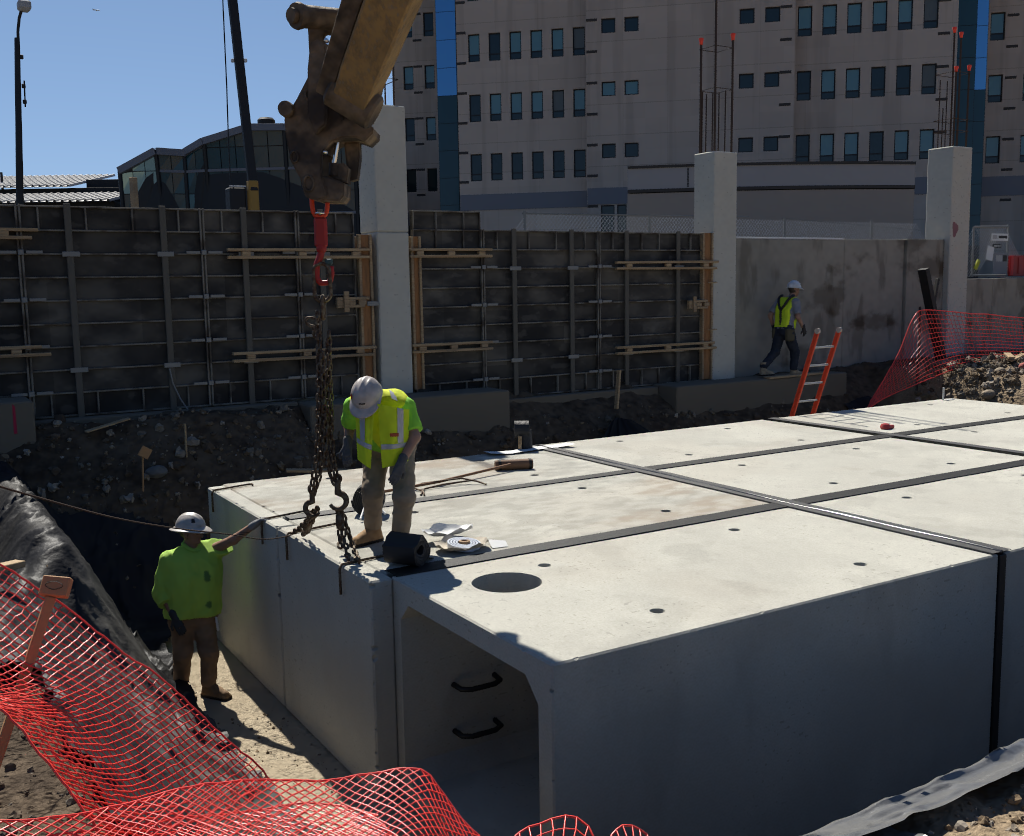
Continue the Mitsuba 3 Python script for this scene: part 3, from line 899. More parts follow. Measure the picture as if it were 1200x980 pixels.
for i in range(len(gp) - 1):
    L = np.linalg.norm((gp[i + 1] - gp[i])[:2])
    nout = np.array([(gp[i + 1] - gp[i])[1], -(gp[i + 1] - gp[i])[0], 0]) / L
    nx = max(2, int(round(L / 1.0)))

    def at(f, z):
        return corner(i, z) * (1 - f) + corner(i + 1, z) * f

    ztop = lambda f: gp[i, 2] * (1 - f) + gp[i + 1, 2] * f - 0.40
    bk = [at(0, 2.0), at(1, 2.0), at(1, ztop(1)), at(0, ztop(0))]
    bk = np.array([q_ - nout * 0.10 for q_ in bk] + [q_ - nout * 0.4 for q_ in bk])
    MB().add(bk, [[0, 1, 2, 3], [7, 6, 5, 4], [0, 4, 5, 1], [1, 5, 6, 2], [2, 6, 7, 3], [3, 7, 4, 0]]).build(child(GB, 'frame'), 'm_frame')
    lev = [2.05, 4.2, 5.7, 7.2, 8.7, 10.2, 11.7, 13.2]
    for c in range(nx):
        f0, f1 = (c + 0.03) / nx, (c + 0.97) / nx
        for q_ in range(len(lev) - 1):
            z0 = lev[q_] + 0.03
            za, zb_ = min(lev[q_ + 1] - 0.03, ztop(f0)), min(lev[q_ + 1] - 0.03, ztop(f1))
            if max(za, zb_) < z0 + 0.25:
                continue
            za, zb_ = max(za, z0 + 0.02), max(zb_, z0 + 0.02)
            quad = [at(f0, z0), at(f1, z0), at(f1, zb_), at(f0, za)]
            V = np.array(quad + [p_ - nout * 0.05 for p_ in quad])
            F = [[0, 1, 2], [0, 2, 3], [4, 6, 5], [4, 7, 6], [0, 4, 5], [0, 5, 1], [1, 5, 6], [1, 6, 2], [2, 6, 7], [2, 7, 3], [3, 7, 4], [3, 4, 0]]
            ti = tints[i]
            MB().add(V, F).build(child(GB, 'pane'), ti[0] if (len(ti) > 1 and q_ >= 4) else (ti[-1] if len(ti) == 1 or wr.random() > 0.3 else ti[1]))
    for zz in (7.2, 10.2):
        if zz < min(gp[i, 2], gp[i + 1, 2]) - 0.9 and i != 0:
            MB().bar(at(0, zz) + nout * 0.04, at(1, zz) + nout * 0.04, 0.12, 0.18).build(child(GB, 'floor_band'), 'm_roofband')
    MB().tube([corner(i, 2.0), corner(i, gp[i, 2] - 0.1)], 0.16, 6).build(child(GB, 'corner_post'), 'm_frame')
    MB().bar(gp[i] + nout * 0.1 - UP * 0.2, gp[i + 1] + nout * 0.1 - UP * 0.2, 0.34, 0.46).build(child(GB, 'roof_edge'), 'm_roofband')
poly = Polygon(np.vstack([gp[:, :2] + np.array([0.12, 0.2]) * 1.4, [[40, 85], [25, 95]]]))
MB().prism(poly, 8.0, (0, 0, 2.0), (1, 0, 0), (0, 1, 0)).build(child(GB, 'core'), 'm_frame')
MB().lathe([(0, 0), (0.6, 0), (0.6, 0.8), (0.45, 0.95), (0, 0.95)], (20.9, 66.6, 12.9), 14).build(child(GB, 'roof_vent'), 'm_darkmetal', 30)
MB().bar((19.6, 68.3, 12.7), (25, 65, 12.3), 3.0, 0.25).build(child(GB, 'roof'), 'm_roofband')

# ------------------------------------------------------------------ low sheds with corrugated roofs at the far left
SH = thing('shed', 'long low warehouse with pale corrugated metal roof', 'warehouse')
ex = np.array([0.852, -0.523, 0])
ez = np.array([0.523, 0.852, 0])
s0 = np.array([-5.0, 92.5, 0.0])


def rib_roof(key, u0, u1, d0, z0, d1, z1, pitch=0.55):
    n = int((u1 - u0) / pitch)
    for kx in range(1):
        us, V = [], []
        for i in range(n):
            for f, h in ((0.0, 0), (0.3, 0), (0.4, 0.14), (0.6, 0.14), (0.7, 0)):
                us.append((u0 + (i + f) * pitch, h))
        for u, h in us:
            V += [s0 + ex * u + ez * d0 + UP * (z0 + h), s0 + ex * u + ez * d1 + UP * (z1 + h)]
        m = len(us)
        F = [[2 * i, 2 * i + 2, 2 * i + 3, 2 * i + 1] for i in range(m - 1)]
        V2 = [np.array(p) - UP * 0.06 for p in V]
        mbx = MB().add(np.array(V), F)
        mbx.add(np.array(V2), [f[::-1] for f in F])
        mbx.build(child(SH, key), 'm_roofwhite')


def shed_box(u0, u1, d0, d1, z0, z1, key, m):
    P = s0 + ex * (u0 + u1) / 2 + ez * (d0 + d1) / 2 + UP * (z0 + z1) / 2
    MB().box(P, (u1 - u0, abs(d1 - d0), z1 - z0), 0.02, R=np.array([ex, ez, UP]).T).build(child(SH, key), m)


shed_box(-20, 22.0, 0.3, 18, 2.05, 10.2, 'wall', 'm_darkmetal')
shed_box(-20, 23.8, -6.0, 0.2, 2.05, 8.6, 'wall', 'm_darkmetal')
rib_roof('roof', -20, 18.6, -0.6, 10.25, 9.0, 12.05)
rib_roof('roof', -20, 24.0, -7.0, 8.55, -1.0, 9.6)
shed_box(18.6, 22, 2, 9, 10.0, 11.0, 'wall', 'm_darkmetal')
MB().tube([s0 + ex * 11.4 + ez * 3 + UP * 10.2, s0 + ex * 11.4 + ez * 3 + UP * 11.8], 0.10, 8).build(child(SH, 'roof_pipe'), 'm_darkmetal', True)

# ------------------------------------------------------------------ lamp pole, drilling mast, cable, aeroplane
LP = thing('street_lamp', 'tall slender lamp pole with a single square lamp head', 'street lamp')
b0, tp = np.array([1.75, 39.9, 2.0]), np.array([2.39, 40.78, 11.96])
MB().tube([b0, b0 * 0.6 + tp * 0.4, tp], [0.17, 0.14, 0.10], 10).build(child(LP, 'pole'), 'm_darkmetal', True)
MB().tube([tp - UP * 0.5 + (0.02, 0, 0), tp + (0.05, 0.02, 0.25), tp + (0.12, -0.1, 0.75), tp + (0.2, -0.2, 1.0)], 0.055, 8).build(child(LP, 'arm'), 'm_darkmetal', True)
MB().box(tp + (0.30, -0.3, 1.18), (0.46, 0.62, 0.40), 0.12).build(child(LP, 'lamp_head'), 'm_signgrey')
for dz in (0.2, -0.9, -1.5):
    MB().box(tp + (0.10, -0.04, dz - 0.9), (0.14, 0.12, 0.16), 0.02).build(child(LP, 'bracket'), 'm_darkmetal')
MB().tube([tp + (0.13, -0.08, -1.6), tp + (0.10, -0.08, -2.6)], 0.03, 6).build(child(LP, 'conduit'), 'm_darkmetal', True)

DM = thing('crane_mast', 'leaning dark crane mast with an ochre base rising behind the formwork', 'crane')
m0, m1 = np.array([8.14, 30.41, 5.7]), np.array([8.05, 31.6, 13.2])
d = (m1 - m0) / np.linalg.norm(m1 - m0)
MB().bar(m0 - d * 0.3, m1, 0.24, 0.30, up=(1, 0, 0), ch=0.04).build(child(DM, 'mast'), 'm_darkmetal')
MB().bar(m0 + d * 0.1, m0 + d * 0.1 - UP * 3.9, 0.32, 0.34, up=(1, 0, 0), ch=0.05).build(child(DM, 'base'), mat('m_ochre', (0.45, 0.25, 0.05), 0.6))
for s in (-1, 1):
    MB().box(m0 + d * 4.2 + np.array([0.19 * s, -0.1 * s, 0]), (0.10, 0.12, 0.12), 0.02).build(child(DM, 'clip'), 'm_white')
MB().box((7.62, 30.7, 4.3), (0.55, 0.6, 2.5), 0.05).build(child(DM, 'control_cabinet'), 'm_darkmetal')
MB().span((7.35, 30.38, 5.56), (7.9, 30.44, 5.60), 0.01).build(child(DM, 'lamp_strip'), 'm_white')
MB().tube([(7.80, 31.6, 12.6), (7.66, 31.2, 9.0), (7.57, 31.03, 7.0), (7.55, 30.9, 3.0)], 0.022, 6).build(child(DM, 'cable'), 'm_black', True)
MB().box((4.55, 31.9, 4.6), (0.20, 0.20, 2.6), 0.02, rotz=0.4).build(solo_key := thing('timber_post', 'weathered tan timber post in front of the glass building', 'post'), 'm_wood')

AP = thing('airplane', 'tiny airliner high in the clear sky', 'airplane')
c = np.array([264.0, 1428.2, 356.5])
dx = np.array([0.85, -0.52, -0.10])
dx /= np.linalg.norm(dx)
MB().tube([c - dx * 4.8, c - dx * 4.2, c + dx * 3.8, c + dx * 4.8], [0.15, 0.5, 0.5, 0.1], 10).build(child(AP, 'fuselage'), 'm_signgrey', True)
for s in (-1, 1):
    MB().add(np.array([c + dx * 1.2, c - dx * 0.6, c - dx * 2.2 + np.array([0.5, 0.85, 0]) * 5 * s, c - dx * 1.4 + np.array([0.5, 0.85, 0]) * 5 * s, c + dx * 1.2 - UP * .2, c - dx * 0.6 - UP * .2, c - dx * 2.2 + np.array([0.5, 0.85, 0]) * 5 * s - UP * .15, c - dx * 1.4 + np.array([0.5, 0.85, 0]) * 5 * s - UP * .15]),
             [[0, 1, 2, 3], [7, 6, 5, 4], [0, 3, 7, 4], [1, 5, 6, 2], [3, 2, 6, 7], [0, 4, 5, 1]]).build(child(AP, 'wing'), 'm_signgrey')
MB().add(np.array([c - dx * 3.2, c - dx * 4.6, c - dx * 5.0 + UP * 1.6, c - dx * 4.4 + UP * 1.6, c - dx * 3.2 + (0, .1, 0), c - dx * 4.6 + (0, .1, 0), c - dx * 5.0 + UP * 1.6 + (0, .1, 0), c - dx * 4.4 + UP * 1.6 + (0, .1, 0)]),
         [[0, 1, 2, 3], [7, 6, 5, 4], [0, 3, 7, 4], [1, 5, 6, 2], [3, 2, 6, 7], [0, 4, 5, 1]]).build(child(AP, 'tail_fin'), 'm_signgrey')
# ------------------------------------------------------------------ tarps over the banks
def resample(pts, n):
    p = np.asarray(pts, float)
    t = np.r_[0, np.cumsum(np.linalg.norm(np.diff(p, axis=0), axis=1))]
    from scipy.interpolate import PchipInterpolator
    return PchipInterpolator(t / t[-1], p, axis=0)(np.linspace(0, 1, n))


def sheet(V, nu, nv, key, m, col, th=0.004):
    """A thin cloth with a little thickness from a grid of points."""
    F = grid_faces(nu, nv)
    return MB().add(V.reshape(-1, 3), F, col.reshape(-1, 3)).build(key, m, True, color=m in ('m_tarp', 'm_membrane'))


def creases(x, y, seed, n, amp, w, x0, x1, y0, y1):
    r = np.random.default_rng(seed)
    out = np.zeros_like(x)
    for _ in range(n):
        cx, cy, a = r.uniform(x0, x1), r.uniform(y0, y1), r.uniform(0, np.pi)
        L, ww, h = r.uniform(0.4, 1.6), w * r.uniform(0.5, 1.6), amp * r.uniform(0.4, 1)
        d = (x - cx) * np.cos(a) + (y - cy) * np.sin(a)
        s = -(x - cx) * np.sin(a) + (y - cy) * np.cos(a) + 0.12 * d * d * r.uniform(-1, 1)
        out = np.maximum(out, h * np.exp(-np.abs(s) / ww) * np.clip(1 - (d / L) ** 2, 0, 1))
    return out


tx = np.arange(-6.6, 0.75, 0.03)
ty = np.arange(-1.1, 8.95, 0.03)
TX, TY = np.meshgrid(tx, ty, indexing='ij')
TZ = ground_z(TX, TY)
from scipy.ndimage import gaussian_filter
TZ = gaussian_filter(TZ, 3) + 0.065
TZ += creases(TX, TY, 4, 60, 0.08, 0.04, -5, -0.8, 0.5, 8.5) + 0.05 * (nz(TX, TY, 2.2, 41, 4) - 0.4)
# long crest fold and the tent over the stake that holds the sheet up
crest = np.exp(-np.abs(TX + 1.93 + 0.03 * np.sin(TY * 3)) / 0.10) * sstep(1.0, 2.2, TY) * 0.13
TZ += crest * 0.2
rg = 1 - np.abs(2 * nz(TX, TY, 1.9, 46, 3) - 1)
rg2 = 1 - np.abs(2 * nz(TX * 1.6, TY * 0.8, 3.4, 47, 3) - 1)
TZ += 0.16 * np.clip(rg - 0.80, 0, 1) * 2 + 0.05 * np.clip(rg2 - 0.82, 0, 1) * 3
# a long fold running down the pit slope beyond the crest
fl_s = np.clip((7.3 - TY) / 2.3, -0.2, 1.2)
TZ += 0.17 * np.exp(-np.abs(TX + 1.50 - 0.55 * fl_s) / 0.07) * sstep(5.0, 5.4, TY) * (1 - sstep(7.5, 8.2, TY))
rag = 0.12 * (nz(TX, TY, 2.5, 42, 3) - 0.5) + 0.05 * (nz(TX, TY, 8, 43, 2) - 0.5)
keep = (TX < -0.84 + rag + 0.07 * np.sin(TY * 1.3) + 0.62 * np.clip(TY - 6.3, 0, 3)) & (TY < 8.75 + rag * 2 - 0.22 * np.clip(TX + 2, 0, 4)) & (TY > -0.75 + rag * 2) & ((TX > -2.5 + rag * 1.5) | (TY > 1.15 + rag * 2))
d = nz(TX, TY, 3.0, 44, 4)
e = nz(TX, TY, 14, 45, 3)
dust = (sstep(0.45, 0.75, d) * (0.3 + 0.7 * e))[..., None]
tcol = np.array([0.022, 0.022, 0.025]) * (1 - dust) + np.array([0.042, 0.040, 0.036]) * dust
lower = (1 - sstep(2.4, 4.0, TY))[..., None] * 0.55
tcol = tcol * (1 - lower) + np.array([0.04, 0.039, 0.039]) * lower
lit_ = (sstep(-1.95, -1.75, TX) * (1 - sstep(4.0, 4.8, TY)))[..., None] * (0.35 + 0.65 * e[..., None])  # sunlight on this slope painted into the sheet as a lighter tone
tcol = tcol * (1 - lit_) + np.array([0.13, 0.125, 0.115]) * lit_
F = grid_faces(len(tx), len(ty))
F = F[keep.reshape(-1)[F].all(1)]
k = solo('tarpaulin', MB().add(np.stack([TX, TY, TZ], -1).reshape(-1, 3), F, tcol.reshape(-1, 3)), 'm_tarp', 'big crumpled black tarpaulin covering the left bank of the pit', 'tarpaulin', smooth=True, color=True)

# black sheet on the far bank hanging from the short stake
ux = np.linspace(-1, 1, 60)
vy = np.linspace(0, 1, 40)
UX, VY = np.meshgrid(ux, vy, indexing='ij')
X = 7.45 + UX * (0.12 + 2.5 * VY ** 0.8)
Y = 9.05 - 2.0 * VY
Z = gaussian_filter(ground_z(X, Y), 1) + 0.07 + 0.13 * np.maximum(0, np.cos(UX * 17)) * (1 - VY) ** 0.6 * VY ** 0.3 + 0.3 * np.exp(-VY * 5)
c = np.tile([0.012, 0.012, 0.014], (UX.size, 1)).reshape(60, 40, 3) + 0.03 * (nz(X, Y, 4, 50, 3)[..., None] - 0.3).clip(0)
solo('tarpaulin', MB().add(np.stack([X, Y, Z], -1).reshape(-1, 3), grid_faces(60, 40), c.reshape(-1, 3)), 'm_tarp', 'black sheet hanging in folds from the short wooden stake on the far bank', 'tarpaulin', smooth=True, color=True)
# black sheet at the right end of the pit
X = 13.1 + 0.8 * (UX * 0.5 + 0.5) + 0.1 * VY
Y = 9.2 - 1.3 * VY
Z = gaussian_filter(ground_z(X, Y), 1) + 0.06 + 0.07 * np.sin(UX * 7 + VY * 3) * VY
solo('tarpaulin', MB().add(np.stack([X, Y, Z], -1).reshape(-1, 3), grid_faces(60, 40), c.reshape(-1, 3)), 'm_tarp', 'black sheet at the foot of the far red net fence', 'tarpaulin', smooth=True, color=True)

# black sheet added on the hidden near slope to cut bounced light, and clear plastic film lying along its top (lower right)
s = np.linspace(-1.7, 9.0, 220)
w = np.linspace(0, 1, 36)
S, Wd = np.meshgrid(s, w, indexing='ij')
X = S
Y = -0.72 - 1.22 * Wd
Z = gaussian_filter(ground_z(X, Y), 2) + 0.055 + 0.05 * (nz(S, Wd * 1.5, 2.0, 66, 4) - 0.4)
c_ = np.tile([0.013, 0.013, 0.015], (S.size, 1)).reshape(220, 36, 3)
solo('tarpaulin', MB().add(np.stack([X, Y, Z], -1).reshape(-1, 3), grid_faces(220, 36), c_.reshape(-1, 3)), 'm_tarp', 'black sheet added on the near slope of the pit under the plastic film', 'tarpaulin', smooth=True, color=True)
s = np.linspace(-1.3, 3.6, 200)
w = np.linspace(0, 1, 40)
S, Wd = np.meshgrid(s, w, indexing='ij')
prof_y = -1.74 - 0.42 * Wd
fold = 0.5 + 0.5 * np.sin(S * 1.9 + 0.6)
hump = 0.018 * np.clip((1 - np.abs(2 * nz(S * 0.8, Wd * 1.6 + S * 0.4, 3.2, 68, 3) - 1)) - 0.78, 0, 1) * 4 + 0.050 * np.exp(-np.abs(Wd - 0.27) / 0.09) + 0.045 * fold * np.exp(-np.abs(Wd - 0.62 - 0.06 * np.sin(S * 2.3)) / 0.045)
X = S + 0.10 * Wd
Y = prof_y - 0.03 * np.sin(S * 2.7)
Z = gaussian_filter(ground_z(X, Y, False), (14, 2)) + 0.07 + hump * (0.8 + 0.4 * nz(S, S * 0, 1.1, 61, 3)) + 0.02 * (nz(S, Wd * 2, 2.5, 62, 4) - 0.5)
solo('plastic_film', MB().add(np.stack([X, Y, Z], -1).reshape(-1, 3), grid_faces(200, 40)), 'm_film', 'shiny grey plastic film folded along the near edge of the pit', 'plastic film', smooth=True)
X = 0.15 + 1.3 * (UX * 0.5 + 0.5) - 1.2
Y = -2.05 - 0.6 * VY
Z = ground_z(X, Y) + 0.045 + 0.06 * (nz(X, Y, 4, 64, 4) - 0.4)
solo('plastic_film', MB().add(np.stack([X, Y, Z], -1).reshape(-1, 3), grid_faces(60, 40)), 'm_film', 'crumpled flat plastic film half buried in the sandy soil at the bottom right', 'plastic film', smooth=True)

# ------------------------------------------------------------------ safety nets
def net(key, top, bot, nu, nv, sag, seed, r=0.0032, m='m_net', rope=0.0042, diag=False):
    A, B = resample(top, nu), resample(bot, nu)
    t = np.linspace(0, 1, nv)
    P = A[:, None] * (1 - t)[None, :, None] + B[:, None] * t[None, :, None]
    r_ = np.random.default_rng(seed)
    q = meshkit.fbm(P * 2.2 + seed, 3, seed)[..., None] - 0.5
    down = np.zeros_like(P)
    down[..., 2] = -sag * np.sin(np.pi * t)[None, :]
    P = P + down + q * np.array([0.03, 0.03, 0.065]) * min(1.0, abs(sag) * 12 + 0.3)
    P += 0.0018 * r_.standard_normal(P.shape)
    mb = MB()
    if diag:      # strands run on the bias
        for s_ in range(-(nv - 1), nu + nv - 1):
            for sg in (1, -1):
                jj = np.arange(nv)
                ii = s_ + sg * jj
                ok = (ii >= 0) & (ii < nu)
                if ok.sum() > 1:
                    mb.tube(P[ii[ok], jj[ok]], r, 4, cap=False)
    else:
        for i in range(nu):
            mb.tube(P[i], r, 4, cap=False)
        for j in range(1, nv - 1):
            mb.tube(P[:, j], r, 4, cap=False)
    mb.build(child(key, 'mesh'), m, True)
    MB().tube(P[:, 0], rope, 6).build(child(key, 'edge_cord'), m, True)
    MB().tube(P[:, -1], rope, 6).build(child(key, 'edge_cord'), m, True)
    return P


N1k = thing('safety_net', 'red plastic safety net sagging along the left bank over the black tarpaulin', 'safety net')
net(N1k, [(-2.99, -0.16, 1.27), (-2.75, -0.27, 1.07), (-2.59, -0.34, 0.93), (-2.42, -0.41, 0.78), (-2.18, -0.47, 0.52), (-1.99, -0.5, 0.29), (-1.8, -0.54, 0.04)],
    [(-3.42, -0.67, 1.2), (-3.2, -0.84, 1.01), (-3.1, -0.92, 0.89), (-2.96, -1.01, 0.85), (-2.84, -1.09, 0.79), (-2.75, -1.23, 0.65), (-2.63, -1.39, 0.43)], 56, 31, 0.10, 1)
N2k = thing('safety_net', 'red plastic safety net with a raised peak across the bottom left corner', 'safety net')
net(N2k, [(-3.02, -1.36, 0.59), (-2.8, -1.39, 0.57), (-2.6, -1.34, 0.52), (-2.32, -1.28, 0.46), (-2.01, -1.24, 0.4), (-1.77, -1.28, 0.37), (-1.53, -1.36, 0.36), (-1.49, -1.4, 0.34), (-1.44, -1.5, 0.24), (-1.38, -1.6, 0.15)],
    [(-3.06, -2.06, 0.54), (-2.89, -2.11, 0.52), (-2.74, -2.14, 0.51), (-2.54, -2.15, 0.46), (-2.33, -2.17, 0.41), (-2.16, -2.16, 0.37), (-2.01, -2.14, 0.34), (-1.94, -2.13, 0.33), (-1.83, -2.13, 0.31), (-1.75, -2.19, 0.29)], 42, 22, 0.05, 2, diag=True)
N2b = child(N2k, 'fold')
P = net(N2k, [(-2.75, -1.02, 0.30), (-2.4, -0.95, 0.22), (-2.05, -0.95, 0.16), (-1.8, -1.0, 0.14), (-1.6, -1.2, 0.12)], [(-2.8, -1.75, 0.36), (-2.4, -1.8, 0.33), (-2.05, -1.8, 0.28), (-1.8, -1.8, 0.24), (-1.62, -1.8, 0.2)], 26, 18, 0.04, 5, diag=True)
N3k = thing('safety_net', 'small curled end of red safety net at the bottom edge of the photo', 'safety net')
net(N3k, [(-1.50, -1.92, 0.26), (-1.38, -1.87, 0.295), (-1.28, -1.86, 0.30), (-1.18, -1.88, 0.305), (-1.14, -1.93, 0.28), (-1.15, -2.0, 0.22)],
    [(-1.62, -2.2, 0.27), (-1.58, -2.2, 0.27), (-1.52, -2.22, 0.28), (-1.46, -2.25, 0.27), (-1.44, -2.25, 0.25), (-1.44, -2.26, 0.2)], 12, 9, 0.02, 3)
N4k = thing('safety_net', 'smallest loop of red safety net at the bottom edge, right of the curled end', 'safety net')
net(N4k, [(-1.13, -2.02, 0.22), (-1.07, -1.985, 0.262), (-1.02, -1.98, 0.268), (-0.97, -2.0, 0.25), (-0.94, -2.04, 0.2)], [(-1.2, -2.2, 0.2), (-1.17, -2.2, 0.22), (-1.14, -2.2, 0.22), (-1.1, -2.2, 0.22), (-1.08, -2.2, 0.18)], 9, 6, 0.01, 4)
N5k = thing('safety_net', 'red safety net fence above the rubble mound by the far pillar', 'safety net')
net(N5k, [(12.83, 8.33, -0.18), (13.48, 8.29, 0.6), (14.23, 8.32, 1.5), (15.53, 8.1, 1.40), (16.87, 7.86, 1.27), (19.36, 7.48, 1.0)],
    [(12.5, 8.2, -0.35), (13.0, 8.1, -0.1), (13.75, 7.9, 0.15), (15.17, 7.81, 0.40), (16.6, 7.64, 0.36), (19.09, 7.28, 0.3)], 80, 15, 0.03, 6, r=0.0046, rope=0.010)
MB().tube([(14.23, 8.36, 1.56), (14.17, 8.3, 0.9), (14.0, 8.2, -0.05)], 0.025, 6).build(child(N5k, 'post'), 'm_darkmetal', True)

# ------------------------------------------------------------------ stakes and loose timber
K = thing('survey_stake', 'thick wooden stake with a capped square top behind the left safety net', 'stake')
a, b = np.array([-2.605, -0.50, 0.985]), np.array([-3.02, -0.75, 0.05])
d = (a - b) / np.linalg.norm(a - b)
MB().bar(b, a, 0.040, 0.036, up=(1, 0, 0)).build(child(K, 'shaft'), 'm_stake')
ang = 0.12
R = np.array([[0.83, -0.53, -0.10], [0.36, 0.42, 0.83], [-0.40, -0.73, 0.55]])
U_, S_, Vt = np.linalg.svd(R)
R = (U_ @ Vt)
MB().box(a + np.array([0.02, 0.0, 0.035]), (0.105, 0.076, 0.038), 0.004, R=R.T).build(child(K, 'cap_block'), 'm_stake')
MB().tube([a + np.array([0.02, 0.0, 0.035]) + R.T @ np.array([0.026 * np.cos(q) * (1 + .3 * np.cos(2 * q)), 0.016 * np.sin(q), 0.0205]) for q in np.linspace(0, 6.28, 17)[:-1]], 0.0012, 4, closed=True).build(child(K, 'ink_mark'), 'm_darkmetal')
K = thing('survey_stake', 'short wooden stake at the top of the far bank below the formwork', 'stake')
MB().bar((7.40, 9.12, 0.02), (7.52, 9.2, 0.66), 0.09, 0.035, up=(1, 0, 0)).build(child(K, 'shaft'), 'm_wood')
solo('survey_stake', MB().bar((-0.45, 8.5, -0.35), (-0.42, 8.52, 0.15), 0.04, 0.02, up=(1, 0, 0)).box((-0.40, 8.48, 0.14), (0.13, 0.03, 0.13), 0.003, R=np.array([[.85, 0, .53], [0, 1, 0], [-.53, 0, .85]])), 'm_stake', 'stake with a tilted square board in the shaded soil left of the culverts', 'stake')
solo('survey_stake', MB().bar((0.20, 8.9, -0.2), (0.21, 8.92, 0.40), 0.05, 0.02, up=(1, 0, 0)), 'm_wood', 'thin upright stake in the shaded soil under the left formwork', 'stake')
solo('wood_offcut', MB().bar((-3.2, 2.55, 0.32), (-2.37, 3.15, 0.25), 0.10, 0.045), 'm_wood', 'short yellow plank end lying on the tarpaulin at the left edge', 'plank')
solo('wood_offcut', MB().bar((-0.95, 9.25, 0.36), (-0.40, 9.32, 0.48), 0.12, 0.02), 'm_wood', 'loose board lying in the dirt beside the block with the red streak', 'plank')
solo('wood_offcut', MB().bar((1.15, 7.9, -0.62), (2.7, 7.75, -0.50), 0.09, 0.04), 'm_wood', 'long plank in the pit behind the chain sling, lower of two', 'plank')
solo('wood_offcut', MB().bar((1.35, 8.35, -0.26), (2.7, 7.95, -0.36), 0.14, 0.035), 'm_wood', 'plank in the pit behind the chain sling, upper of two', 'plank')
solo('wood_offcut', MB().bar((11.2, 9.42, 0.285), (12.75, 9.44, 0.29), 0.16, 0.035), 'm_wood', 'pale plank on the footing under the walking worker', 'plank')
solo('timber_prop', MB().bar((15.12, 8.98, 2.30), (15.75, 8.9, 0.25), 0.20, 0.12, up=(1, 0, 0)), 'm_darkmetal', 'thick dark timber leaning by the far pillar, behind the red net', 'timber')
solo('timber_prop', MB().bar((15.55, 8.95, 2.1), (15.28, 8.9, 1.2), 0.07, 0.06, up=(1, 0, 0)), 'm_darkmetal', 'thin dark timber leaning right of the thick one by the far pillar', 'timber')
for q, (x, y, L, an, lab) in enumerate([(15.9, 7.35, 1.1, 0.35, 'pale board on the rubble mound, uppermost'), (16.4, 7.15, 0.9, -0.2, 'pale board on the rubble mound at the right edge'), (15.4, 7.2, 0.7, 0.7, 'short pale board on the left of the rubble mound')]):
    z = float(np.ravel(ground_z(x, y))[0]) + 0.09 + 0.05 * q
    dv = np.array([np.cos(an), np.sin(an), 0.05]) * L / 2
    solo('mound_board', MB().bar(np.array([x, y, z]) - dv, np.array([x, y, z]) + dv, 0.12, 0.03), 'm_wood', lab, 'board')

# bigger rocks that can be told apart
rk = np.random.default_rng(12)
for x, y, r_, lab in [(0.42, 7.75, 0.13, 'smooth grey boulder in the shaded soil left of the chain'), (-0.22, 8.75, 0.11, 'flat brown rock half buried in the shaded bank'), (0.1, 7.6, 0.12, 'rounded rock low in the shaded bank beside the tarpaulin'),
                     (14.35, 6.9, 0.13, 'pale rock at the near edge of the rubble mound'), (15.2, 6.75, 0.11, 'reddish rock on the rubble mound'), (14.9, 7.05, 0.10, 'tan rock in the middle of the rubble mound')]:
    m = trimesh.creation.icosphere(subdivisions=3)
    v = m.vertices * (1 + 0.35 * (meshkit.fbm(m.vertices * 1.8 + x * 3, 4, 3)[:, None] - 0.5)) * r_ * np.array([1.25, 0.9, 0.75])
    cc = np.array([0.36, 0.12, 0.10]) if 'reddish' in lab else (np.array([0.17, 0.165, 0.155]) if x < 2 else np.array([0.33, 0.27, 0.20]))
    col = cc * (0.7 + 0.6 * meshkit.fbm(v * 14, 3, 4)[:, None])
    z = float(np.ravel(ground_z(x, y))[0])
    solo('rock', MB().add(v + (x, y, z + 0.3 * r_), m.faces, col), 'm_stonebits', lab, 'rock', smooth=True, color=True)

# ------------------------------------------------------------------ ladder
LD = thing('ladder', 'orange fibreglass ladder with aluminium rungs leaning on the far side of the culverts', 'ladder')
for s_, xb in ((0, 9.14), (1, 9.62)):
    # rails go from the pit bottom over the culvert edge
    bt, tp_ = np.array([xb, 7.42, -1.66]), np.array([xb + 0.02, 6.36, 1.34])
    MB().bar(bt, tp_, 0.030, 0.085, up=(0, 1, 0.3), ch=0.006).build(child(LD, 'rail'), 'm_orange')
    d = (tp_ - bt) / np.linalg.norm(tp_ - bt)
    MB().lathe([(0, -0.02), (0.046, -0.02), (0.046, 0.02), (0, 0.02)], tp_ + d * 0.0, 14, axis=(1, 0, 0)).build(child(LD, 'rail_cap'), mat('m_cap', (0.50, 0.42, 0.36), 0.6), 30)
bt, tp_ = np.array([9.14, 7.42, -1.66]), np.array([9.16, 6.36, 1.34])
n = 10
for i in range(n):
    f = 0.045 + 0.0965 * i
    p = bt + (tp_ - bt) * f
    MB().tube([p, p + (0.48, 0, 0)], 0.017, 8).build(child(LD, 'rung'), 'm_alu', True)

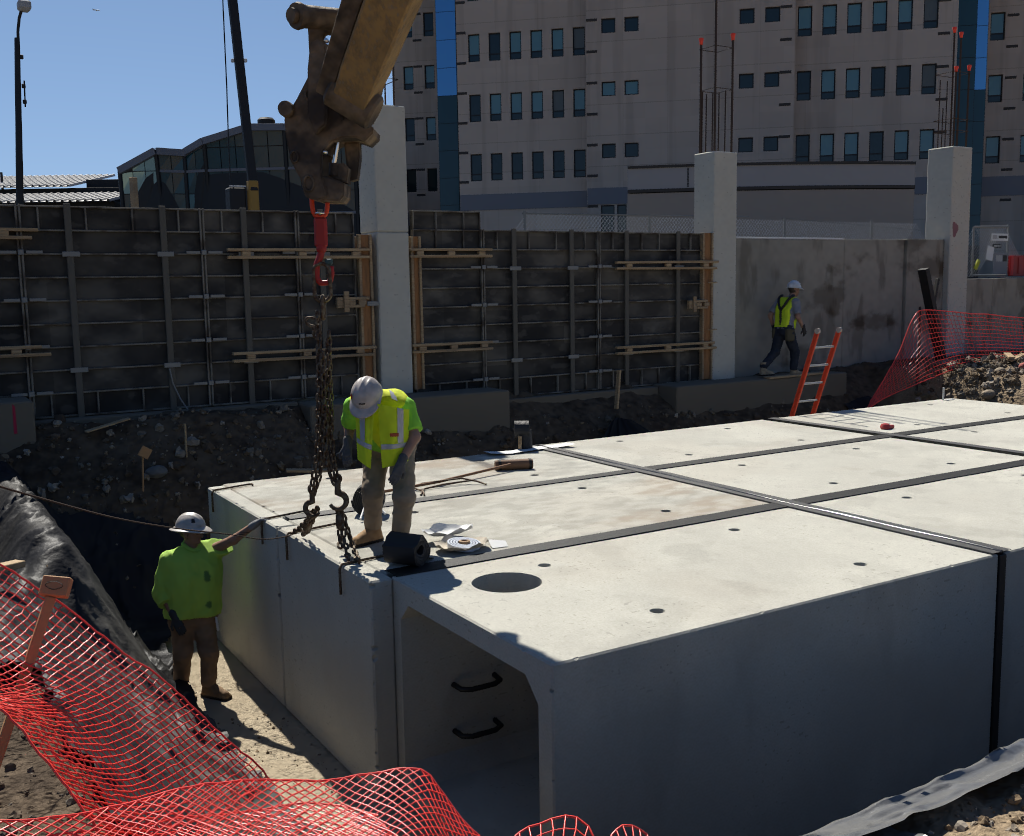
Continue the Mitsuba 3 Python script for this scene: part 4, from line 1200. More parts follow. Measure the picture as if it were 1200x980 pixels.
# ------------------------------------------------------------------ things lying on the culverts
def spiral_roll(key, c, axis, r, L, m='m_rubber', hole=0.03, turns=5, rough=0.0, fill=0.80):
    d, s_, u_ = frame_from(axis)
    n = turns * 20
    a = np.linspace(0, turns * 2 * np.pi, n)
    rr = hole + (r - hole) * a / a[-1]
    th = (r - hole) / turns * fill
    mb = MB()
    inner = np.cos(a)[:, None] * s_ * rr[:, None] + np.sin(a)[:, None] * u_ * rr[:, None]
    outer = np.cos(a)[:, None] * s_ * (rr + th)[:, None] + np.sin(a)[:, None] * u_ * (rr + th)[:, None]
    V = np.concatenate([c + inner - d * L / 2, c + inner + d * L / 2, c + outer + d * L / 2, c + outer - d * L / 2])
    F = []
    for i in range(n - 1):
        for q in range(4):
            A, B = q * n, ((q + 1) % 4) * n
            F += [[A + i, B + i, B + i + 1, A + i + 1]]
    F += [[0, n, 2 * n, 3 * n], [4 * n - 1, 3 * n - 1, 2 * n - 1, n - 1]]
    if rough:
        V = V + rough * (np.stack([meshkit.fbm(V * 9 + q * 5, 3, q) for q in range(3)], -1) - 0.5) * 2
    mb.add(V, F)
    mb.build(key, m, 40)


k = thing('membrane_roll', 'black rubber roll lying at the feet of the worker in the yellow vest', 'rubber roll')
spiral_roll(child(k, 'coil'), np.array([0.23, 2.36, 0.125]), (0.62, -0.78, 0), 0.115, 0.27, rough=0.035)
V = []
s_ = np.linspace(0, 1, 14)
fl = np.stack([0.34 + 0.10 * s_, 2.22 - 0.10 * s_, 0.02 * (1 - s_) + 0.012], -1)
d_ = np.array([0.62, -0.78, 0])
q_ = np.array([0.78, 0.62, 0])
fl = np.array([np.array([0.23, 2.36, 0.0]) + q_ * (0.08 + 0.14 * t_) + UP * (0.008 + 0.05 * (1 - t_) ** 2) for t_ in s_])
V = np.concatenate([fl - d_ * 0.135, fl + d_ * 0.135])
MB().add(np.concatenate([V, V + UP * 0.006]), np.concatenate([[[i, i + 14, i + 15, i + 1] for i in range(13)], [[28 + i, 29 + i, 43 + i, 42 + i] for i in range(13)]])).build(child(k, 'loose_flap'), 'm_rubber', True)
k = thing('membrane_roll', 'grey-faced rubber roll standing on its rim behind the worker in the yellow vest', 'rubber roll')
spiral_roll(child(k, 'coil'), np.array([0.72, 4.18, 0.150]), (0.50, 0.86, 0), 0.145, 0.16, turns=6)
k = thing('membrane_roll', 'small black roll standing on the far edge of the culverts on white sheeting', 'rubber roll')
spiral_roll(child(k, 'coil'), np.array([3.93, 6.52, 0.135]), (0, 0.1, 1), 0.10, 0.25, turns=4)
MB().lathe([(0, -0.135), (0.118, -0.13), (0.118, 0.06), (0.05, 0.065), (0, 0.065)], (3.93, 6.52, 0.26), 18, axis=(0.85, -0.52, 0)).build(child(k, 'lid_wrap'), 'm_rubber', 40)
MB().span((3.80, 6.40, 0.03), (3.815, 6.47, 0.2), 0.004).build(child(k, 'wood_core'), 'm_wood')
# white sheeting under it
X = 3.30 + 1.25 * (UX * 0.5 + 0.5)
Y = 6.50 - 0.22 * VY + 0.03 * np.sin(UX * 4)
Z = 0.012 + 0.022 * (nz(X, Y, 6, 70, 3)) + 0.02 * np.abs(UX) ** 6
solo('plastic_sheet', MB().add(np.stack([X, Y, Z], -1).reshape(-1, 3), grid_faces(60, 40)), 'm_white', 'strip of white plastic sheeting at the far edge of the culverts', 'plastic sheet', smooth=True)
k = thing('sealant_coil', 'opened package with a white sealing tape coil in torn paper beside the long seam', 'tape coil')
c0 = np.array([0.80, 2.52, 0.03])
spiral_roll(child(k, 'coil'), c0 + (0.03, 0.0, 0.012), (0.05, -0.1, 1), 0.135, 0.035, m=mat('m_tape', (0.60, 0.64, 0.72), 0.45), hole=0.045, turns=4, fill=0.66)
MB().lathe([(0, -0.02), (0.042, -0.02), (0.045, 0.03), (0.028, 0.034), (0.028, -0.01), (0, -0.01)], c0 + (0.03, 0, 0.012), 18).build(child(k, 'core'), mat('m_card', (0.42, 0.27, 0.15), 0.8), 30)
cr = np.random.default_rng(9)
for nm, cc, w_, h_ in (('paper_wrap', c0 + (0.0, 0.0, -0.018), 0.24, 0.19), ('paper_lid', c0 + (0.05, 0.34, 0.02), 0.24, 0.13)):
    a = np.linspace(0, 2 * np.pi, 49)[:-1]
    rr = np.linspace(0.0, 1, 8)
    AA, RR = np.meshgrid(a, rr, indexing='ij')
    rag = 1 + 0.18 * (meshkit.noise(np.stack([np.cos(AA) * 3, np.sin(AA) * 3, AA * 0 + cc[1]], -1), 8) - 0.5) * RR
    X = cc[0] + w_ * RR * np.cos(AA) * rag
    Y = cc[1] + h_ * RR * np.sin(AA) * rag
    Z = cc[2] + 0.055 * RR ** 4 * (0.4 + meshkit.noise(np.stack([np.cos(AA) * 4, np.sin(AA) * 4, AA * 0], -1), 5)) + 0.004
    F = grid_faces(48, 8)
    last = np.array([[47 * 8 + j, j, j + 1, 47 * 8 + j + 1] for j in range(7)])
    MB().add(np.stack([X, Y, Z], -1).reshape(-1, 3), np.vstack([F, last])).build(child(k, nm), mat('m_paper', (0.60, 0.53, 0.42), 0.8) if nm == 'paper_wrap' else 'm_white', True)
MB().add(np.array([[1.02, 2.40, .006], [1.16, 2.38, .006], [1.18, 2.46, .035], [1.05, 2.52, .05]]), [[0, 1, 2, 3]]).build(child(k, 'paper_scrap'), 'm_white')

k = thing('wooden_mallet', 'long-handled wooden mallet lying across the far row of culverts', 'mallet')
MB().tube([(0.95, 4.90, 0.03), (1.9, 5.02, 0.045), (2.98, 5.32, 0.075)], 0.016, 8).build(child(k, 'handle'), mat('m_handle', (0.26, 0.13, 0.06), 0.5), True)
d = np.array([0.93, -0.36, 0])
c0 = np.array([3.05, 5.36, 0.062])
MB().lathe([(0, -0.22), (0.055, -0.22), (0.060, -0.20), (0.060, 0.20), (0.055, 0.22), (0, 0.22)], c0, 16, axis=d).build(child(k, 'head'), mat('m_mallet', (0.21, 0.115, 0.065), 0.7), 30)
for o in (-0.17, 0.19):
    MB().lathe([(0.0605, -0.016), (0.063, -0.016), (0.063, 0.016), (0.0605, 0.016)], c0 + d * o, 16, axis=d).build(child(k, 'band'), 'm_darkmetal', 30)
k = thing('tie_hoop', 'bent rebar stirrup lying on the culvert beside the mallet', 'rebar hoop')
MB().tube([(1.52, 4.62, 0.012), (1.60, 4.80, 0.012), (1.56, 4.98, 0.03), (1.70, 5.02, 0.05), (2.15, 4.98, 0.06), (2.28, 4.86, 0.03), (2.32, 4.74, 0.012)], 0.010, 6).build(child(k, 'bar'), 'm_rust', True)
MB().tube([(1.50, 4.66, 0.010), (1.66, 4.90, 0.014), (1.9, 4.93, 0.03), (2.24, 4.90, 0.04)], 0.010, 6).build(child(k, 'bar'), 'm_rust', True)
k = solo('white_clip', MB().tube([(0.52, 3.92, 0.03), (0.60, 4.02, 0.10), (0.72, 3.98, 0.12), (0.74, 3.86, 0.06)], 0.012, 6).box((0.66, 3.98, 0.08), (0.10, 0.06, 0.08), 0.02, rotz=0.5), 'm_white', 'small white plastic clip on the culvert by the worker\'s boots', 'plastic clip')
solo('red_scrap', MB().lathe([(0, 0), (0.06, 0.0), (0.075, 0.03), (0.055, 0.075), (0, 0.085)], (8.98, 4.92, 0.0), 12).box((9.07, 4.90, 0.03), (0.10, 0.06, 0.05), 0.015), mat('m_redplastic', (0.50, 0.06, 0.06), 0.5), 'red plastic cap lying on the far right culvert', 'plastic cap', smooth=35)
solo('white_marker', MB().bar((12.62, 6.62, 0.0), (12.60, 6.6, 0.22), 0.035, 0.012, up=(1, 0, 0)).box((12.70, 6.55, 0.008), (0.22, 0.05, 0.012), 0.003), 'm_white', 'thin white marker standing on the far corner of the last culvert', 'marker')

# rebar hooks bent over the culvert's left edge
for (y, L, lab) in ((6.18, 0.42, 'rebar hook on the left culvert edge, farthest from the camera'), (4.52, 0.46, 'rebar hook on the left culvert edge held by the man in the pit'), (3.84, 0.50, 'rebar hook on the left culvert edge under the chains'), (2.62, 0.75, 'rebar hook on the left culvert edge nearest the camera')):
    x0 = -0.20
    solo('rebar_hook', MB().tube([(x0 - 0.012, y, -0.22), (x0 - 0.012, y + .004, -0.02), (x0 + 0.01, y + .01, 0.012), (x0 + 0.10, y + 0.02, 0.014), (x0 + L, y + 0.10, 0.016), (x0 + L + 0.03, y + 0.09, 0.016), (x0 + L + 0.02, y + 0.04, 0.014)], 0.011, 6), 'm_rust', lab, 'rebar hook', smooth=True)
k = thing('tag_rope', 'thin dark rope running from the chain hook out of the picture at the left', 'rope')
MB().tube(resample([(-0.16, 3.74, 0.03), (-0.55, 3.28, 0.13), (-0.99, 2.79, 0.33), (-1.61, 1.92, 0.64), (-2.09, 1.19, 0.91), (-2.43, 0.72, 1.12), (-2.75, 0.24, 1.33), (-3.6, -1.0, 1.9)], 60), 0.0052, 6).build(child(k, 'strand'), 'm_rebar', True)
# ------------------------------------------------------------------ chain sling
def link_mesh(L=0.080, w=0.054, r=0.0105):
    n = 18
    a = np.linspace(0, 2 * np.pi, n + 1)[:-1]
    h = (L - w) / 2
    pts = np.stack([np.cos(a) * (w / 2 - r), 0 * a, np.sin(a) * (w / 2 - r) + np.where(np.sin(a) >= 0, h, -h)], -1)
    return MB().tube(pts, r, 7, closed=True)


_lk = link_mesh()
LINK = mikit.ply(trimesh.Trimesh(np.concatenate(_lk.v), np.concatenate(_lk.f), process=False), 'm_rust', smooth=True)
CHr = np.random.default_rng(8)
PITCH = 0.061
SL = thing('chain_sling', 'bundle of rusty lifting chains hanging from the red hook down to the culvert edge', 'chain sling')


def rot_to(z, spin):
    z = np.asarray(z, float) / np.linalg.norm(z)
    d, s, u = frame_from(z, (1, 0.2, 0.1))
    c, q = math.cos(spin), math.sin(spin)
    x = s * c + u * q
    return np.stack([x, np.cross(z, x), z], 1)


def chain(path):
    p = np.asarray(path, float)
    seg = np.r_[0, np.cumsum(np.linalg.norm(np.diff(p, axis=0), axis=1))]
    n = int(seg[-1] / PITCH)
    holder = child(SL, 'chain')
    for i in range(n):
        s = (i + 0.5) * PITCH
        q = np.array([np.interp(s, seg, p[:, k]) for k in range(3)])
        q2 = np.array([np.interp(s + 0.02, seg, p[:, k]) for k in range(3)])
        q1 = np.array([np.interp(s - 0.02, seg, p[:, k]) for k in range(3)])
        R = rot_to(q2 - q1, (i % 2) * math.pi / 2 + CHr.uniform(-0.35, 0.35))
        M = np.eye(4)
        M[:3, :3] = R
        M[:3, 3] = q + CHr.normal(0, 0.0025, 3)
        scene[child(holder, 'link')] = {**LINK, 'to_world': T(M.tolist())}


X0, Y0 = -0.08, 3.14          # line the bundle hangs on at mid height


def hang(dx, dy, ztop, zbot, sway=0.02):
    z = np.linspace(ztop, zbot, 26)
    return np.stack([X0 + dx + 0.072 * (z - 1.6) + sway * np.sin(z * 3 + dx * 90), Y0 + dy + 0.107 * (z - 1.6) + sway * np.cos(z * 2.6 + dy * 80), z], -1)


strands = [(-0.040, 0.01), (0.0, 0.036), (0.030, -0.022), (0.052, 0.004), (-0.010, -0.042), (-0.026, 0.024), (0.016, 0.008)]
HA, HB = np.array([-0.235, 3.10, 0.37]), np.array([-0.075, 2.95, 0.44])
for i, (dx, dy) in enumerate(strands):
    if i < 4:     # two strands run on to each of the two hooks
        end = (HA if i % 2 == 0 else HB) + np.array([0.012 * (i - 1.5), 0.0, 0.10])
        chain(np.vstack([hang(dx, dy, 1.95 - 0.08 * i, 0.95, 0.012), end * 0.5 + hang(dx, dy, 1.0, 0.75, 0.012)[-1] * 0.5 + (0, 0, 0.02), end]))
    else:
        chain(hang(dx, dy, 1.95 - 0.08 * i, 0.60 + 0.03 * i, 0.012))
# hooks at the ends of the long chains
def hook(c, d, s, key, r=0.024, size=0.075):
    """An open hook: shank up along d, curl towards s."""
    d, s = np.asarray(d, float), np.asarray(s, float)
    a = np.linspace(-0.2, 4.1, 16)
    pts = [c + d * size * 2.0, c + d * size * 1.25] + [c + s * (size * 0.62 * (1 - np.cos(q))) * 0 + d * size * np.cos(q + 0.2) * 0.75 + s * size * 0.8 * np.sin(q + 0.2) for q in a]
    rr = np.r_[r, r * 0.9, np.linspace(r * 1.05, r * 0.55, 16)]
    MB().tube(pts, rr, 9).build(key, 'm_rust', True)
    t_ = np.linspace(0, 2 * np.pi, 15)[:-1]
    e_ = c + d * size * 2.1
    MB().tube(np.stack([e_ + s * 0.028 * np.cos(q_) + d / np.linalg.norm(d) * 0.034 * np.sin(q_) for q_ in t_]), 0.011, 7, closed=True).build(key + '__eye' if key.count('__') < 2 else key + '_eye', 'm_rust', True)


dn = np.array([0.05, 0.08, 1.0])
hook(np.array([-0.235, 3.10, 0.37]), dn, np.array([-0.8, 0.5, 0.1]), child(SL, 'hook'))
hook(np.array([-0.075, 2.95, 0.44]), dn, np.array([0.85, -0.52, 0.0]), child(SL, 'hook'), r=0.027, size=0.085)
# lower legs to the edge hooks
chain([(-0.22, 3.10, 0.36), (-0.21, 3.32, 0.22), (-0.19, 3.62, 0.08), (-0.19, 3.76, 0.03)])
chain([(-0.19, 3.10, 0.38), (-0.15, 3.34, 0.22), (-0.12, 3.60, 0.05), (-0.13, 3.72, 0.03)])
chain([(-0.08, 2.97, 0.38), (-0.06, 2.96, 0.30), (-0.04, 2.94, 0.20), (-0.05, 2.92, 0.12), (-0.08, 2.80, 0.05), (-0.12, 2.66, 0.03)])
chain([(-0.06, 2.96, 0.38), (-0.02, 2.96, 0.28), (0.01, 2.97, 0.16), (0.01, 2.86, 0.06), (-0.03, 2.72, 0.03), (-0.07, 2.58, 0.025)])
chain([(-0.03, 3.05, 0.25), (-0.06, 2.98, 0.10), (-0.09, 2.88, 0.035)])
for c, ax in (((-0.06, 2.96, 0.27), (0, 0, 1)), ((-0.18, 3.40, 0.17), (0.1, .5, -.6))):
    MB().lathe([(0, -0.06), (0.032, -0.055), (0.036, 0), (0.032, 0.055), (0, 0.06)], c, 12, axis=ax).build(child(SL, 'coupling'), 'm_rust', True)
# top ring and a grab hook
a = np.linspace(0, 2 * np.pi, 25)[:-1]
top = np.array([-0.01, 3.27, 2.17])
MB().tube(np.stack([top[0] + 0.066 * np.cos(a) * 0.85, top[1] - 0.066 * np.cos(a) * 0.52, top[2] + np.sin(a) * 0.066 + np.where(np.sin(a) > 0, .085, -.085)], -1), 0.017, 8, closed=True).build(child(SL, 'master_ring'), 'm_rust', True)
for o in (-0.022, 0.022):
    b = a
    cc = top + np.array([o * .52, o * .85, -0.20])
    MB().tube(np.stack([cc[0] + 0.03 * np.cos(b) * 0.52 , cc[1] + 0.03 * np.cos(b) * 0.85, cc[2] + np.sin(b) * 0.03 + np.where(np.sin(b) > 0, .06, -.06)], -1), 0.014, 8, closed=True).build(child(SL, 'ring'), 'm_rust', True)
hook(np.array([-0.13, 3.22, 1.86]), np.array([0.3, -0.1, -0.9]), np.array([-0.85, 0.52, 0.0]), child(SL, 'grab_hook'), r=0.015, size=0.055)

# ------------------------------------------------------------------ red shackle and hook
RH = thing('lifting_hook', 'red swivel hook and shackle hanging from the excavator coupler', 'lifting hook')
rx = np.array([0.852, -0.523, 0])
ctr = np.array([0.0, 3.28, 2.70])
u_pts = [ctr - rx * 0.065 + UP * 0.30, ctr - rx * 0.062 + UP * 0.10, ctr - rx * 0.05 + UP * 0.02, ctr - UP * 0.015, ctr + rx * 0.05 + UP * 0.02, ctr + rx * 0.062 + UP * 0.10, ctr + rx * 0.065 + UP * 0.30]
MB().tube(resample(u_pts, 24), 0.019, 9).build(child(RH, 'shackle'), mat('m_shackle', (0.55, 0.05, 0.015), 0.45), True)
MB().box(ctr + UP * -0.13, (0.10, 0.075, 0.24), 0.03, rotz=-0.55).build(child(RH, 'swivel_body'), 'm_red')
MB().lathe([(0, 0), (0.03, 0), (0.042, 0.02), (0.042, 0.06), (0.02, 0.075), (0, 0.075)], ctr + UP * -0.29, 14).build(child(RH, 'swivel_neck'), 'm_red', True)
hp = [ctr + UP * -0.27, ctr + UP * -0.33 - rx * 0.015, ctr + UP * -0.40 - rx * 0.045, ctr + UP * -0.48 - rx * 0.048, ctr + UP * -0.535 - rx * 0.01, ctr + UP * -0.53 + rx * 0.045, ctr + UP * -0.46 + rx * 0.075, ctr + UP * -0.40 + rx * 0.072]
MB().tube(resample(hp, 22), np.linspace(0.030, 0.020, 22), 10).build(child(RH, 'hook'), 'm_red', True)
MB().box(ctr + UP * -0.365 + rx * 0.055, (0.06, 0.05, 0.05), 0.012, rotz=-0.55).build(child(RH, 'latch'), mat('m_teal', (0.05, 0.10, 0.10), 0.6))
MB().lathe([(0, 0), (0.045, 0), (0.045, 0.02), (0, 0.025)], ctr + UP * 0.01, 14).build(child(RH, 'bolt'), 'm_chrome', True)

# ------------------------------------------------------------------ excavator stick and coupler
EX = thing('excavator_arm', 'muddy yellow excavator stick with a dark coupler holding the lifting hook', 'excavator arm')
fx, fy = rx, UP                      # the coupler's broad face looks towards the pit's near corner
fw = np.array([-0.523, -0.852, 0])   # towards the near side
eo = np.array([0.13, 3.20, 0.0])     # a vertical line through the coupler


def plate(poly, w0, w1, key, m, bev=True):
    """A polygon (x along fx, z up) extruded from w0 to w1 along fw, its edges chamfered by stacked outlines."""
    p = Polygon(poly)
    mb = MB()
    b = 0.012
    a0, a1 = min(w0, w1), max(w0, w1)
    mb.prism(p.buffer(-b), b * 0.999, eo + fw * a0, fx, fy) if False else None
    for (po, lo, hi) in ((p.buffer(-b, join_style=1), a0, a1), (p, a0 + b, a1 - b)):
        # ex x ey = fx x UP = fw direction check is done by the sign below
        mb.prism(po, hi - lo, eo + fw * (lo if SGN > 0 else hi), fx, fy)
    mb.build(key, m, 25)


SGN = 1.0 if np.dot(np.cross(fx, fy), fw) > 0 else -1.0
S = 1 / 147.0


def q(px, py):
    """Drawing coordinates of the coupler plate (1/147 m units, origin at its middle) to metres."""
    return ((px - 390) * S, 3.30 - (py - 160) * S * 1.0)


side = [q(*p) for p in [(361, 36), (405, 38), (438, 60), (447, 92), (446, 100), (409, 100), (372, 108), (366, 112), (352, 122), (344, 130), (338, 140), (339, 165), (342, 188), (352, 210), (356, 228), (371, 233), (382, 228), (380, 208), (378, 188), (382, 176), (392, 166), (406, 160), (402, 136), (404, 112), (440, 112), (444, 96), (430, 60)]]
body = Polygon([q(*p) for p in [(366, 96), (392, 90), (398, 118), (404, 150), (390, 166), (378, 182), (377, 205), (384, 229), (371, 233), (357, 228), (352, 208), (342, 188), (338, 160), (337, 142), (352, 120)]])
for w0, w1 in ((0.16, 0.22), (-0.24, -0.18)):
    plate(body, w0, w1, child(EX, 'coupler_plate'), 'm_mudsteel')
inner = Polygon([q(*p) for p in [(372, 112), (402, 108), (408, 140), (396, 160), (372, 168), (350, 160), (350, 140)]])
plate(inner, -0.18, 0.16, child(EX, 'coupler_core'), 'm_mudsteel')
lower = Polygon([q(*p) for p in [(357, 212), (374, 204), (384, 206), (402, 214), (401, 228), (396, 234), (372, 233), (358, 229)]])
plate(lower, -0.16, 0.20, child(EX, 'coupler_nose'), 'm_mudsteel')
web = Polygon([q(*p) for p in [(361, 34), (452, 20), (452, 60), (447, 100), (440, 112), (368, 108), (362, 100)]])
hole = Polygon([q(384 + 5 * math.cos(t_) * (1 + .2 * math.cos(3 * t_)), 47 + 6 * math.sin(t_)) for t_ in np.linspace(0, 6.28, 15)[:-1]])
slot = Polygon([q(404, 97), q(418, 99), q(418, 105), q(404, 104)])
plate(web.difference(hole).difference(slot), -0.10, -0.03, child(EX, 'link_plate'), 'm_mudsteel')
plate(Polygon([q(*p) for p in [(420, 84), (447, 76), (447, 100), (440, 118), (432, 140), (424, 140), (430, 112), (418, 108)]]), 0.10, 0.16, child(EX, 'side_link'), 'm_mudsteel')
plate(Polygon([q(*p) for p in [(390, 84), (404, 95), (422, 97), (442, 88), (444, 104), (438, 124), (432, 142), (402, 140), (398, 112)]]).difference(slot), -0.14, -0.08, child(EX, 'side_link'), 'm_mudsteel')
plate(Polygon([q(*p) for p in [(404, 115), (432, 117), (432, 138), (424, 139), (404, 134)]]), 0.17, 0.24, child(EX, 'cover_plate'), mat('m_coverplate', (0.11, 0.078, 0.05), 0.75, bump=b_fine, bscale=0.02))
jaw = Polygon([q(*p) for p in [(386, 166), (392, 152), (406, 143), (430, 145), (438, 154), (437, 160), (428, 168), (418, 164), (402, 164), (390, 168), (380, 178)]])
plate(jaw, -0.20, 0.23, child(EX, 'jaw'), 'm_mudsteel')
plate(Polygon([q(*p) for p in [(398, 164), (416, 164), (416, 182), (412, 206), (404, 208), (400, 190)]]), -0.16, -0.02, child(EX, 'jaw_lever'), 'm_mudsteel')
plate(Polygon([q(*p) for p in [(384, 192), (400, 190), (406, 196), (403, 212), (384, 208)]]), -0.1, 0.12, child(EX, 'cylinder_mount'), 'm_mudsteel')


def q3(px, py, w=0.0):
    x, z = q(px, py)
    return eo + fx * x + fy * z + fw * w


MB().tube([q3(394, 164, 0.10), q3(389, 192, 0.10)], 0.018, 12).build(child(EX, 'piston_rod'), 'm_chrome', True)
MB().tube([q3(389, 190, 0.10), q3(388, 204, 0.10)], 0.040, 12).build(child(EX, 'piston_gland'), 'm_mudsteel', True)
MB().lathe([(0, -0.03), (0.02, -0.03), (0.022, 0.0), (0.012, 0.02), (0, 0.02)], q3(381, 179, 0.2), 10, axis=fw).build(child(EX, 'grease_nipple'), 'm_chrome', True)
# pin bosses
pb = np.array(q3(357, 33, 0.30)), np.array(q3(436, 20, -0.34))
MB().tube([pb[0], pb[0] * .97 + pb[1] * .03, pb[0] * .9 + pb[1] * .1, pb[1]], [0.094, 0.102, 0.085, 0.085], 18).build(child(EX, 'pin_boss'), 'm_mudsteel', 35)
MB().lathe([(0, -0.02), (0.055, -0.02), (0.055, 0.02), (0, 0.02)], pb[0] + (pb[0] - pb[1]) * 0.03, 16, axis=pb[0] - pb[1]).build(child(EX, 'pin'), 'm_mudsteel', 30)
for c, r_ in (((341, 132), 0.055), ((420, 6), 0.09)):
    MB().lathe([(0, -0.3), (r_, -0.3), (r_ * 1.1, -0.27), (r_ * 1.1, 0.27), (r_, 0.3), (0, 0.3)], q3(*c), 16, axis=fw).build(child(EX, 'pin_boss'), 'm_mudsteel', 30)
for c in ((372, 66), (380, 70), (388, 57), (374, 70)):
    MB().lathe([(0, -0.02), (0.018, -0.02), (0.018, 0.02), (0, 0.025)], q3(c[0], c[1], 0.2), 6, axis=fw).build(child(EX, 'bolt'), 'm_chrome')
plate(Polygon([q(*p) for p in [(372, 62), (380, 58), (389, 64), (390, 90), (386, 150), (374, 160), (366, 140), (368, 90)]]), 0.20, 0.30, child(EX, 'front_link'), 'm_mudsteel')
for c, rr in (((367, 116), 5), ((347, 184), 5), ((362, 214), 7)):
    a = np.linspace(0, 2 * np.pi, 17)[:-1]
    MB().tube([q3(c[0] + rr * 0.8 * math.cos(t_), c[1] + rr * 1.2 * math.sin(t_), 0.23) for t_ in a], 0.010, 6, closed=True).build(child(EX, 'lifting_eye'), 'm_mudsteel', True)
# the stick: a tapered box beam running up to the right and towards the machine
A0 = q3(430, 121, 0.60)
dirv = fx * 0.62 + UP * 1.0 + fw * 0.75
dirv /= np.linalg.norm(dirv)
A1 = A0 + dirv * 4.2
nrm = np.cross(dirv, UP)
nrm /= np.linalg.norm(nrm)
wide = -np.cross(dirv, fw)
wide /= np.linalg.norm(wide)
thick = np.cross(dirv, wide)


def beam(c0, c1, w0, h0, w1, h1, key, m, ch=0.03):
    v, f = cbox((0, 0, 0), (2, 2, 2), 0.12)
    c_, w_, h_ = (v[:, 0:1] + 1) / 2, v[:, 1:2], v[:, 2:3]
    V = c0 * (1 - c_) + c1 * c_ + wide * w_ * (w0 * (1 - c_) + w1 * c_) / 2 + thick * h_ * (h0 * (1 - c_) + h1 * c_) / 2
    MB().add(V, f).build(key, m)


beam(A0 - dirv * 0.10, A1, 0.28, 0.28, 0.44, 0.50, child(EX, 'stick'), 'm_yellow')
MB().lathe([(0, -0.19), (0.115, -0.19), (0.135, -0.17), (0.135, 0.17), (0.115, 0.19), (0, 0.19)], A0 - dirv * 0.10, 18, axis=wide).build(child(EX, 'stick_boss'), 'm_mudsteel', 30)
# dark beam put along the stick's left flank as its shaded side
o = -wide * 0.30 if np.dot(wide, fx) > 0 else wide * 0.30
beam(A0 + o * 0.68 - dirv * 0.12 - fw * 0.06, A1 + o * 1.3 - fw * 0.06, 0.13, 0.30, 0.24, 0.5, child(EX, 'shaded_flank'), 'm_mudsteel')

# ------------------------------------------------------------------ chain-link fences on the street
def chainlink(key, x0, x1, y, z0, z1, cell=0.085, r=0.0042):
    mb = MB()
    H = z1 - z0
    n = int((x1 - x0) / cell)
    for i in range(n):
        a = x0 + i * cell
        for s in (-1, 1):
            b = a + s * H * 0.9
            mb.tube([(a, y + s * 0.004, z1), (b, y + s * 0.004, z0)], r, 3, cap=False)
    mb.build(child(key, 'mesh'), 'm_linkwire')


CF1 = thing('chain_link_fence', 'galvanised chain-link fence on the street behind the concrete wall', 'fence')
chainlink(CF1, 7.5, 18.9, 12.0, 2.62, 3.44)
for x in (7.45, 10.45, 14.3, 17.2):
    MB().tube([(x, 12.0, 2.05), (x, 12.0, 3.50)], 0.028, 8).build(child(CF1, 'post'), 'm_galv', True)
MB().tube([(7.4, 12.0, 3.45), (13.2, 12.0, 3.50)], 0.016, 6).build(child(CF1, 'top_rail'), 'm_galv', True)
MB().tube([(14.2, 12.0, 3.49), (19.0, 12.0, 3.28)], 0.008, 6).build(child(CF1, 'top_rail'), 'm_galv', True)
CF2 = thing('chain_link_fence', 'fence panel with notices at the right edge above the low wall', 'fence')
chainlink(CF2, 20.0, 21.35, 11.2, 2.12, 3.36)
for a, b in (((19.95, 2.12), (19.95, 3.33)), ((21.35, 2.1), (21.35, 3.42)), ((19.95, 3.33), (21.35, 3.36)), ((19.9, 2.16), (22.6, 2.14))):
    MB().tube([(a[0], 11.2, a[1]), (b[0], 11.2, b[1])], 0.025, 8).build(child(CF2, 'rail'), 'm_galv', True)


def signboard(name, x0, x1, z0, z1, y, m, label, lines, slant=0.0):
    k_ = thing(name, label, 'sign')
    cx, cz = (x0 + x1) / 2, (z0 + z1) / 2
    ca, sa = math.cos(slant), math.sin(slant)
    R = np.array([[ca, 0, sa], [0, 1, 0], [-sa, 0, ca]])
    MB().box((cx, y, cz), (x1 - x0, 0.012, z1 - z0), 0.003, R=R).build(child(k_, 'board'), m)
    for (fx0, fx1, fz0, fz1, mm) in lines:
        MB().box((x0 + (x1 - x0) * (fx0 + fx1) / 2, y - 0.009, z0 + (z1 - z0) * (fz0 + fz1) / 2), ((x1 - x0) * (fx1 - fx0), 0.004, (z1 - z0) * (fz1 - fz0)), 0.001, R=R).build(child(k_, 'print'), mm)


signboard('notice_sign', 20.60, 21.28, 3.00, 3.18, 11.15, 'm_white', 'white notice with grey print at the top of the fence panel', [(0.06, 0.32, 0.25, 0.8, 'm_signgrey'), (0.42, 0.92, 0.35, 0.7, 'm_darkmetal')])
signboard('notice_sign', 20.72, 21.28, 2.18, 2.70, 11.15, 'm_roofband', 'large grey notice board low on the fence panel', [(0.15, 0.6, 0.6, 0.9, 'm_signgrey'), (0.68, 0.95, 0.6, 0.9, 'm_darkmetal')])
signboard('notice_sign', 20.36, 20.62, 2.52, 2.86, 11.10, 'm_white', 'tilted blank white card on the fence panel', [], 0.18)
signboard('notice_sign', 20.66, 21.0, 2.83, 2.92, 11.15, 'm_frame', 'small dark plate between the two notices', [(0.1, 0.9, 0.3, 0.7, 'm_signgrey')])
solo('hi_vis_rag', MB().box((20.02, 11.12, 2.42), (0.10, 0.05, 0.26), 0.02, R=np.array([[.85, 0, .5], [0, 1, 0], [-.5, 0, .85]])), mat('m_yellowrag', (0.55, 0.55, 0.03), 0.7), 'yellow rag tied to the left foot of the fence panel', 'rag')
BR = thing('barrier', 'red plastic road barrier at the right edge beside the notices', 'barrier')
